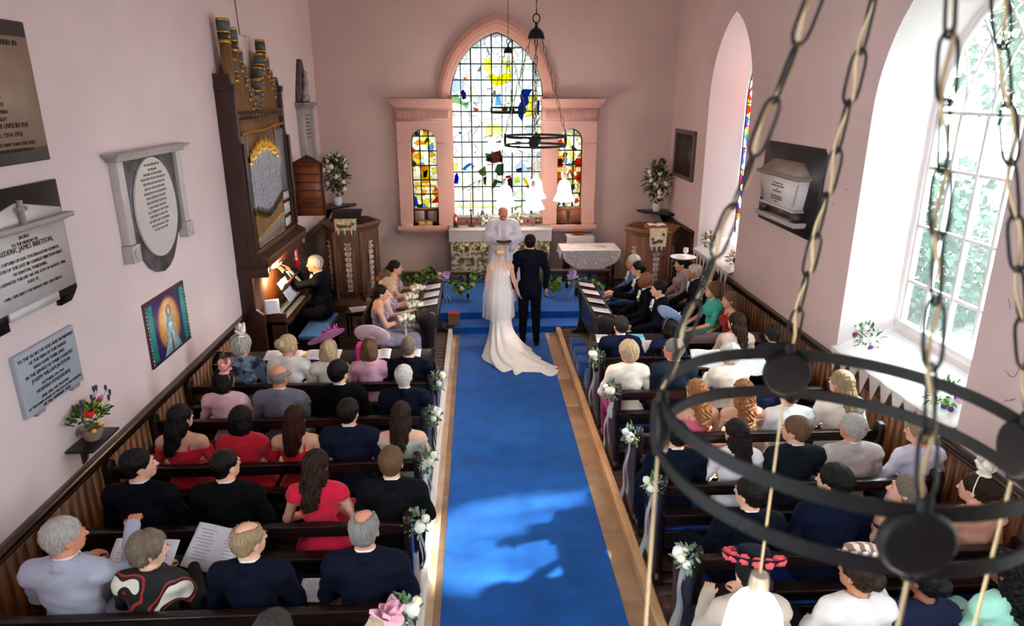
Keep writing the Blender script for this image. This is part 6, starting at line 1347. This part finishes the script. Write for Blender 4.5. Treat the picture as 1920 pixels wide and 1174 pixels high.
P('woman with long straight dark hair and white blouse, fourth right pew', 2.05, a3, 1.41, sex='f', hair=('half', 'darkbrown'), wear=('top', 'e4dce0', None, 1.), hy=20, group=GR)
P('brown haired man in dark teal suit looking left, fourth right pew', 2.54, a3, 1.42, hair=('short', 'lightbrown'), wear=('suit', '26323e'), hy=48, group=GR, big=1.04)
P('grey haired man in light grey jacket, fourth right pew', 3.01, a3, 1.43, hair=('short', 'palegrey'), skin='red', wear=('suit', 'b8b0ae'), hy=25, group=GR, fat=1.04)
P('woman with short ash blonde hair and coral necklace in pale lilac, fourth right pew', 3.58, a3, 1.38, sex='f', hair=('volume', 'sandy'), wear=('top', 'd6cfe4', None, 1.), hy=45, group=GR, fat=1.12)
P('dark haired man with white collar in navy suit, fifth right pew', 1.82, a4, 1.42, hair=('short', 'darkbrown'), wear=('suit', '10162c'), hy=35, group=GR, kn=.12)
P('black haired man in dark blue suit, fifth right pew', 2.40, a4, 1.50, hair=('short', 'black'), wear=('suit', '101c40'), hy=38, group=GR, big=1.04, fat=1.08)
P('woman with brown hair and face lifted left, fifth right pew', 2.92, a4, 1.40, sex='f', hair=('half', 'ash'), wear=('dress', '14101a', None, 0, 1.02), hy=60, hp=-12, group=GR)
P('woman with ivory net fascinator and peach dress, fifth right pew by the wall', 3.42, a4, 1.40, sex='f', hair=('updo', 'brown'), wear=('dress', 'd39a86', None, 0), hy=35, hat=hat_fascinator('efe6da', 12, .125, (.02, -.02, .12), 0), group=GR)
P('woman in black hat with coral flowers, sixth right pew', 1.50, a5, 1.44, sex='f', hair=('updo', 'darkbrown'), wear=('cardigan', 'b5a698', None, 1.), hy=10, hat=hat_brim('161a26', .17, .095, .10, (-24, 8), .05, flowers='e2505c'), arms='hold', hgrip='grip', group=GR)
P('woman in striped cream and brown hat and white jacket, sixth right pew', 2.12, a5, 1.42, sex='f', hair=('updo', 'brown'), skin='tan', wear=('cardigan', 'd6d0ce', None, 1.), hy=25, hat=hat_brim('e6d6c8', .155, .10, .11, (-30, 16), .06, stripes='8a6a5c'), group=GR)
P('dark haired woman in navy dress with jewelled collar, sixth right pew', 2.52, a5, 1.36, sex='f', hair=('updo', 'black'), skin='brown', wear=('dress', '161a34', None, .3), hy=20, group=GR)
P('woman with dark curls and mint dress, sixth right pew at the right edge', 3.02, a5, 1.40, sex='f', hair=('curly', 'black'), skin='brown', wear=('dress', '9ed8c4', None, .3), hy=20, group=GR)
m_ = bpy.data.materials.new('patterned_jacket'); m_.use_nodes = True; nt_ = m_.node_tree; N_2 = nt_.nodes; b2 = N_2['Principled BSDF']; b2.inputs['Roughness'].default_value = .8
tc_ = N_2.new('ShaderNodeTexCoord'); n_ = N_2.new('ShaderNodeTexNoise'); n_.inputs['Scale'].default_value = 6; n_.inputs['Detail'].default_value = 0; r_ = N_2.new('ShaderNodeValToRGB'); r_.color_ramp.interpolation = 'CONSTANT'
nt_.links.new(tc_.outputs['Object'], n_.inputs[0]); nt_.links.new(n_.outputs['Fac'], r_.inputs[0]); nt_.links.new(r_.outputs[0], b2.inputs['Base Color'])
for q_, (p_, c_) in enumerate(((0, '080609'), (.60, 'a02018'), (.64, '080609'), (.685, 'ded4c8'))):
    if q_ > 1: r_.color_ramp.elements.new(p_)
    r_.color_ramp.elements[q_].position = p_; r_.color_ramp.elements[q_].color = (*lin(c_), 1)
for c in PJ.children:
    if c.name.startswith('cardigan'): c.data.materials[0] = m_
# choir stalls, right (facing the aisle)
GC = 'guests in the right choir stalls'
P('white haired groomsman in light blue suit, farthest on the front choir bench', 2.48, 10.60, 1.44, rot=88, hair=('short', 'white'), skin='red', wear=('suit', '4a6496'), arms='knee', hy=5, flower=True, group='groomsmen')
P('dark haired bearded groomsman with hands on the choir desk', 2.46, 10.15, 1.44, rot=88, hair=('short', 'darkbrown'), skin='fair', wear=('suit', '0f1322'), arms='desk', hgrip='flat', hy=0, flower=True, group='groomsmen', lean=6)
P('bald groomsman with brown skin on the front choir bench', 2.42, 9.52, 1.43, rot=88, hair=('none', 'black'), skin='brown', wear=('suit', '12141f'), arms='knee', hy=0, flower=True, group='groomsmen', kn=.04)
P('black haired groomsman nearest the camera on the front choir bench', 2.50, 9.05, 1.43, rot=85, hair=('short', 'black'), skin='fair', wear=('suit', '111a34'), arms='knee', hy=5, flower=True, group='groomsmen')
P('woman in wide white hat with bow and taupe jacket, back choir bench', 3.24, 10.50, 1.42, rot=88, sex='f', hair=('updo', 'darkbrown'), wear=('cardigan', '9a8784', None, 1.), hy=0, hat=hat_brim('f4eef0', .19, .085, .07, (0, 0), .03, bow='f6f2f6'), group=GC)
P('older white haired man in dark grey suit, back choir bench', 3.28, 9.98, 1.43, rot=86, hair=('balding', 'white'), skin='red', wear=('suit', '2c3034'), arms='knee', hp=-4, group=GC)
P('black haired man with glasses in dark suit, back choir bench', 3.36, 9.52, 1.45, rot=88, hair=('short', 'black'), wear=('suit', '1b1619'), arms='knee', specs=True, group=GC, big=1.05)
P('woman with brown hair and turquoise dress, back choir bench', 3.26, 9.05, 1.40, rot=88, sex='f', hair=('bob', 'lightbrown'), wear=('dress', '3fb8a4', None, .5), arms='knee', group=GC)
P('woman with long brown hair and dark red dress, back choir bench nearest the camera', 3.36, 8.66, 1.37, rot=86, hy=10, sex='f', hair=('half', 'lightbrown'), wear=('dress', 'a01a2c', None, 0, 1.02), group=GC)
# bridesmaids
GB = 'bridesmaids in lilac dresses'
LIL = '948aa4'
P('bridesmaid with dark swept hair, farthest from the camera', -1.32, 10.55, 1.40, rot=-88, sex='f', hair=('bun', 'darkbrown'), wear=('dress', LIL, None, 0, 1.0), arms='hold', hgrip='grip', group=GB)
P('bridesmaid with light brown hair partly hidden behind the others', -1.40, 10.02, 1.38, rot=-88, sex='f', hair=('bun', 'lightbrown'), wear=('dress', LIL, None, 0, 1.0), arms='hold', hgrip='grip', group=GB)
P('blonde bridesmaid between the brown haired and the dark haired one', -1.30, 9.60, 1.38, rot=-88, sex='f', hair=('updo', 'blonde'), wear=('dress', LIL, None, 0, 1.0), arms='hold', hgrip='grip', group=GB, skin='pale')
P('bridesmaid with dark hair nearest the camera, back half turned', -1.36, 9.12, 1.40, rot=-78, sex='f', hair=('bun', 'darkbrown'), wear=('dress', LIL, None, 0, 1.0), arms='hold', hgrip='grip', group=GB)
def bouquet(lbl, x, y, z, R=.125, seed=1):
    t = thing('bouquet', lbl, 'bouquet', (x, y, z), 0, 'bridesmaid bouquets'); g = MB(); leaves(g, (0, 0, 0), R, 90, .04, [0, 1], seed, sq=(1, 1, .8)); g.cyl((0, 0, -.22), (0, 0, 0), .018, .03, m=2); g.build('foliage_and_stems', [SAGE, mat('a9b8a4', .8), mat('d8d4c8', .7)], t, smooth=60)
    for i in range(9): a = i*2.4; r = R*.95*math.sqrt(i/9); g = MB(); bloom(g, (r*math.cos(a), r*math.sin(a), R*.62-.3*r), .036, 0, i); g.build('flower', mat('f3eedc', .8, var=.06), t, smooth=180)
bouquet('white rose bouquet of the farthest bridesmaid', -.98, 10.50, .92, seed=31); bouquet('white rose bouquet of the light brown haired bridesmaid', -1.05, 10.02, .92, .11, 32)
bouquet('white rose bouquet of the blonde bridesmaid', -.95, 9.60, .92, seed=33); bouquet('white rose bouquet of the nearest, dark haired bridesmaid', -1.03, 9.05, .90, seed=34)
# organist
P('organist in dark suit with swept white hair reaching to the music', -2.40, 9.97, 1.63, rot=88, base=.18, hair=('short', 'palegrey'), skin='red', wear=('suit', '0e1020'), arms=((.2, .24, .98), (.12, .40, 1.13)), hgrip='flat', hy=0, lean=4, h=.01, fat=1.05)

# ------------------------------------------------------------------ the couple and the priest
G = P('groom in dark navy suit standing with his back to the camera', .80, 10.42, 1.82, base=.012, pose='stand', hair=('short', 'darkbrown'), wear=('suit', '161b33'), arms='side', h=.009, fat=1.08, pants='11142a', hy=-4)
def loft(rings, n=72, folds=0, amp=0, ph=0):
    def fn(a, b):
        k = b*(len(rings)-1); i = min(int(k), len(rings)-2); f = k-i; f = f*f*(3-2*f) if False else f
        A, B = rings[i], rings[i+1]; v = [A[j]+(B[j]-A[j])*f for j in range(len(A))]; t = 2*PI*a
        am = v[5] if len(v) > 5 else 0; q = 1+am*math.sin(folds*t+ph+1.5*math.sin(3*t))
        return (v[0]+v[3]*math.cos(t)*q, v[1]+v[4]*math.sin(t)*q, v[2])
    return fn
def smooth_rings(R, m=5):
    out = []; R = [np.array(r, float) for r in R]
    for i in range(len(R)-1):
        p0 = R[max(0, i-1)]; p1 = R[i]; p2 = R[i+1]; p3 = R[min(len(R)-1, i+2)]
        for k in range(m): t = k/m; out.append(.5*((2*p1)+(-p0+p2)*t+(2*p0-5*p1+4*p2-p3)*t*t+(-p0+3*p1-3*p2+p3)*t**3))
    out.append(R[-1]); return [tuple(x) for x in out]
B_ = P('bride in white lace gown with long train and veil, back to the camera', .33, 10.22, 1.68, base=.012, pose='stand', sex='f', hair=('updo', 'blonde'), skin='fair', wear=('none', 'ffffff'), arms='side', h=.009, hy=-8, armR=((.22, -.02, 1.22), (.30, .08, .97)), armL=((.22, -.02, 1.22), (.24, .10, .99)))
SATIN = mat('f7f4f3', .5, var=.05, scale=30, bump=.35, bscale=90, sheen=.2)
s_b = 1.0
g = MB(); rings = smooth_rings([(0, -.03, 1.33, .125, .09, 0), (0, -.025, 1.25, .145, .115, 0), (0, -.02, 1.12, .112, .095, 0), (0, -.01, .98, .165, .135, 0), (0, -.005, .86, .182, .155, .005), (0, 0, .66, .165, .150, .012), (0, .0, .48, .165, .16, .03), (.01, -.03, .32, .185, .20, .07), (.05, -.12, .17, .25, .34, .10), (.09, -.28, .07, .33, .52, .11), (.12, -.42, .022, .385, .66, .10), (.135, -.47, .008, .41, .70, .11)])
g.grid(loft(rings, folds=9, amp=1), 96, len(rings), closed=True); 
gown = g.build('gown', SATIN, B_, smooth=180, solid=.006)
# train point swept to the right
me = gown.data; 
for v in me.vertices:
    x, y, z = v.co
    if z < .3 and y < -.35:
        k = min(1, (-.35-y)/.6); v.co.x += .22*k*k + (.22*k if x > .1 else 0); v.co.z += .010*math.sin(9*x+4*y)*k
        v.co.y += .12*k*math.sin(5*x+1)
g = MB()
for s in (-1, 1): g.grid(lambda a, b: (s*(.155+.05*math.sin(b*PI)), -.03+.08*(a-.5), 1.28+.14*b), 5, 8)
g.tube([(-.17, -.04, 1.40), (-.13, -.115, 1.33), (0, -.135, 1.28), (.13, -.115, 1.33), (.17, -.04, 1.40)], .012, n=6)
g.build('lace_cap_sleeves', sheer('f4efe8', .85, lace=True, scale=60), B_, smooth=180, solid=.003)
g = MB()
def veil(a, b):
    t = PI*(-.92+.84*a); w = .075+.13*min(1, b*1.6)+.05*b; d = .07+.10*b+.03*math.sin(b*3)
    return (-.035+w*math.cos(t)*(1+.06*math.sin(a*38)), -.035+d*math.sin(t)*(1+.10*math.sin(a*38+b*2))-.02*b, 1.60-1.02*b-.03*math.sin(a*PI))
g.grid(veil, 70, 30); g.build('veil', VEILM, B_, smooth=180)
g = MB(); g.tube([(-.055, -.10, 1.60), (-.03, -.125, 1.61), (0, -.13, 1.615), (.03, -.125, 1.61), (.05, -.10, 1.60)], .009, n=6); [g.sph((.05*math.cos(i), -.12, 1.61+.01*math.sin(i*2)), .008, 1, n=6) for i in range(7)]
g.build('hair_comb', [SATIN, mat('e8d8b0', .3)], B_)
Pm = P('priest in white surplice with black book, facing the couple', .44, 12.02, 2.00, rot=180, base=.24, pose='stand', hair=('ring', 'palegrey'), skin='red', wear=('none', 'ffffff'), arms=((.25, .08, 1.22), (.055, .28, 1.20)), hgrip='flat', h=.009, hp=22, specs=True)
SUR = mat('dcdcea', .85, var=.03, bump=.3, bscale=18)
v, f = solve([('e', (0, -.01, 1.36), (.20, .14, .20), None, .06), ('c', (-.17, -.02, 1.46), (.17, -.02, 1.46), .085, .085, .05), ('c', (0, 0, 1.3), (0, 0, .42), .17, .27, .08), ('c', (.1, 0, 1.0), (.14, 0, .40), .15, .17, .08), ('c', (-.1, 0, 1.0), (-.14, 0, .40), .15, .17, .08)]
  + sum([[('c', (q*.2, -.01, 1.44), (q*.26, .08, 1.22), .085, .10, .04), ('c', (q*.26, .08, 1.22), (q*.11, .24, 1.20), .09, .075, .04), ('c', (q*.24, .08, 1.18), (q*.15, .20, 1.05), .05, .05, .06)] for q in (1, -1)], []), .0105,
  clips=[lambda X, Y, Z: (.30-Z)+0*X+0*Y, lambda X, Y, Z: .07-np.sqrt(X**2+(Y-.0)**2)-np.clip(1.47-Z, 0, 1)*3], noise=lambda X, Y, Z: .010*np.sin(16*np.arctan2(X, Y+.01))*np.clip(1.3-Z, 0, .8)+haze(X, Y, Z))
g = MB(); g.add(v, f); g.build('surplice', SUR, Pm, smooth=180)
g = MB()
for s in (-1, 1): g.grid(lambda a, b: (s*(.045+.02*a*2+.01*b), .15-.02*b+.10*math.sin(b*PI*.55)+.035*b, 1.46-.95*b), 4, 20)
g.build('stole', mat('f2f2fa', .6, var=.02), Pm, smooth=180, solid=.008)
g = MB(); g.lathe([(.2, .0), (.24, -.02), (.2, -.1)], n=24, cap=False, c=(0, 0, .42)); g.lathe([(.235, 0), (.19, .32)], n=28, cap=False, c=(0, 0, .04)); g.build('cassock', mat('d4d4e2', .8), Pm, smooth=60)
g = MB(); M = Matrix.Translation((.0, .36, 1.17)) @ Matrix.Rotation(R_(28), 4, 'X'); g.box((-.13, -.09, 0), (.0, .09, .02), M=M @ Matrix.Rotation(.15, 4, 'Y')); g.box((0, -.09, 0), (.13, .09, .02), M=M @ Matrix.Rotation(-.15, 4, 'Y')); g.box((-.12, -.085, .02), (.12, .085, .024), 1, M=M)
b_ = g.build('prayer_book', [mat('15131a', .4), mat('ddd8d0', .7)], None, bevel=.003, loc=(.44, 12.05, .24), rot=PI); tag(b_, 'black open prayer book in the hands of the priest', 'book')
# ------------------------------------------------------------------ camera and light
cd = bpy.data.cameras.new('camera'); cam = bpy.data.objects.new('camera', cd); COL.objects.link(cam)
cd.sensor_width = 36; cd.lens = 1286/1920*36; cd.clip_start = .05
cam.location = (0, 0, 3.9); cam.rotation_euler = (R_(90-17.8), 0, R_(-2.85))
cd.dof.use_dof = True; cd.dof.focus_distance = 10.5; cd.dof.aperture_fstop = 3.2
SC.camera = cam
w = bpy.data.worlds.new('sky'); SC.world = w; w.use_nodes = True
bg = w.node_tree.nodes['Background']; bg.inputs[0].default_value = (.80, .90, 1.0, 1); bg.inputs[1].default_value = 7.0
sd = bpy.data.lights.new('sun', 'SUN'); sd.energy = 9; sd.angle = R_(2.5); sd.color = (1, .93, .82)
sun = bpy.data.objects.new('sun', sd); COL.objects.link(sun)
sun.rotation_euler = Vector((3, .45, 2.7)).to_track_quat('Z', 'Y').to_euler()
def portal(name, x, y, z, sx, sz, d):
    l = bpy.data.lights.new(name, 'AREA'); l.shape = 'RECTANGLE'; l.size = sx; l.size_y = sz; l.cycles.is_portal = True
    o = bpy.data.objects.new(name, l); COL.objects.link(o); o.location = (x, y, z); o.rotation_euler = Vector(d).to_track_quat('-Z', 'Z').to_euler(); return o
for y in (.85, 5.96, 11.03): portal('daylight_portal', XR+.60, y, 3.2, 1.5, 3.3, (-1, 0, 0))
for y in (-2.6, .85): portal('daylight_portal', XL-.60, y, 3.2, 1.5, 3.3, (1, 0, 0))
# warm organ lamp
ld = bpy.data.lights.new('organ_lamp', 'POINT'); ld.energy = 9; ld.color = (1, .62, .3); ld.shadow_soft_size = .05
lo = bpy.data.objects.new('organ_lamp', ld); COL.objects.link(lo); lo.location = (-2.74, 9.48, 1.58)
SC.view_settings.view_transform = 'Standard'; SC.view_settings.look = 'None'; SC.view_settings.gamma = 1; SC.view_settings.exposure = 2.28
SC.view_settings.use_curve_mapping = False
SC.cycles.max_bounces = 8; SC.cycles.diffuse_bounces = 5; SC.cycles.transparent_max_bounces = 24
SC.cycles.use_denoising = True
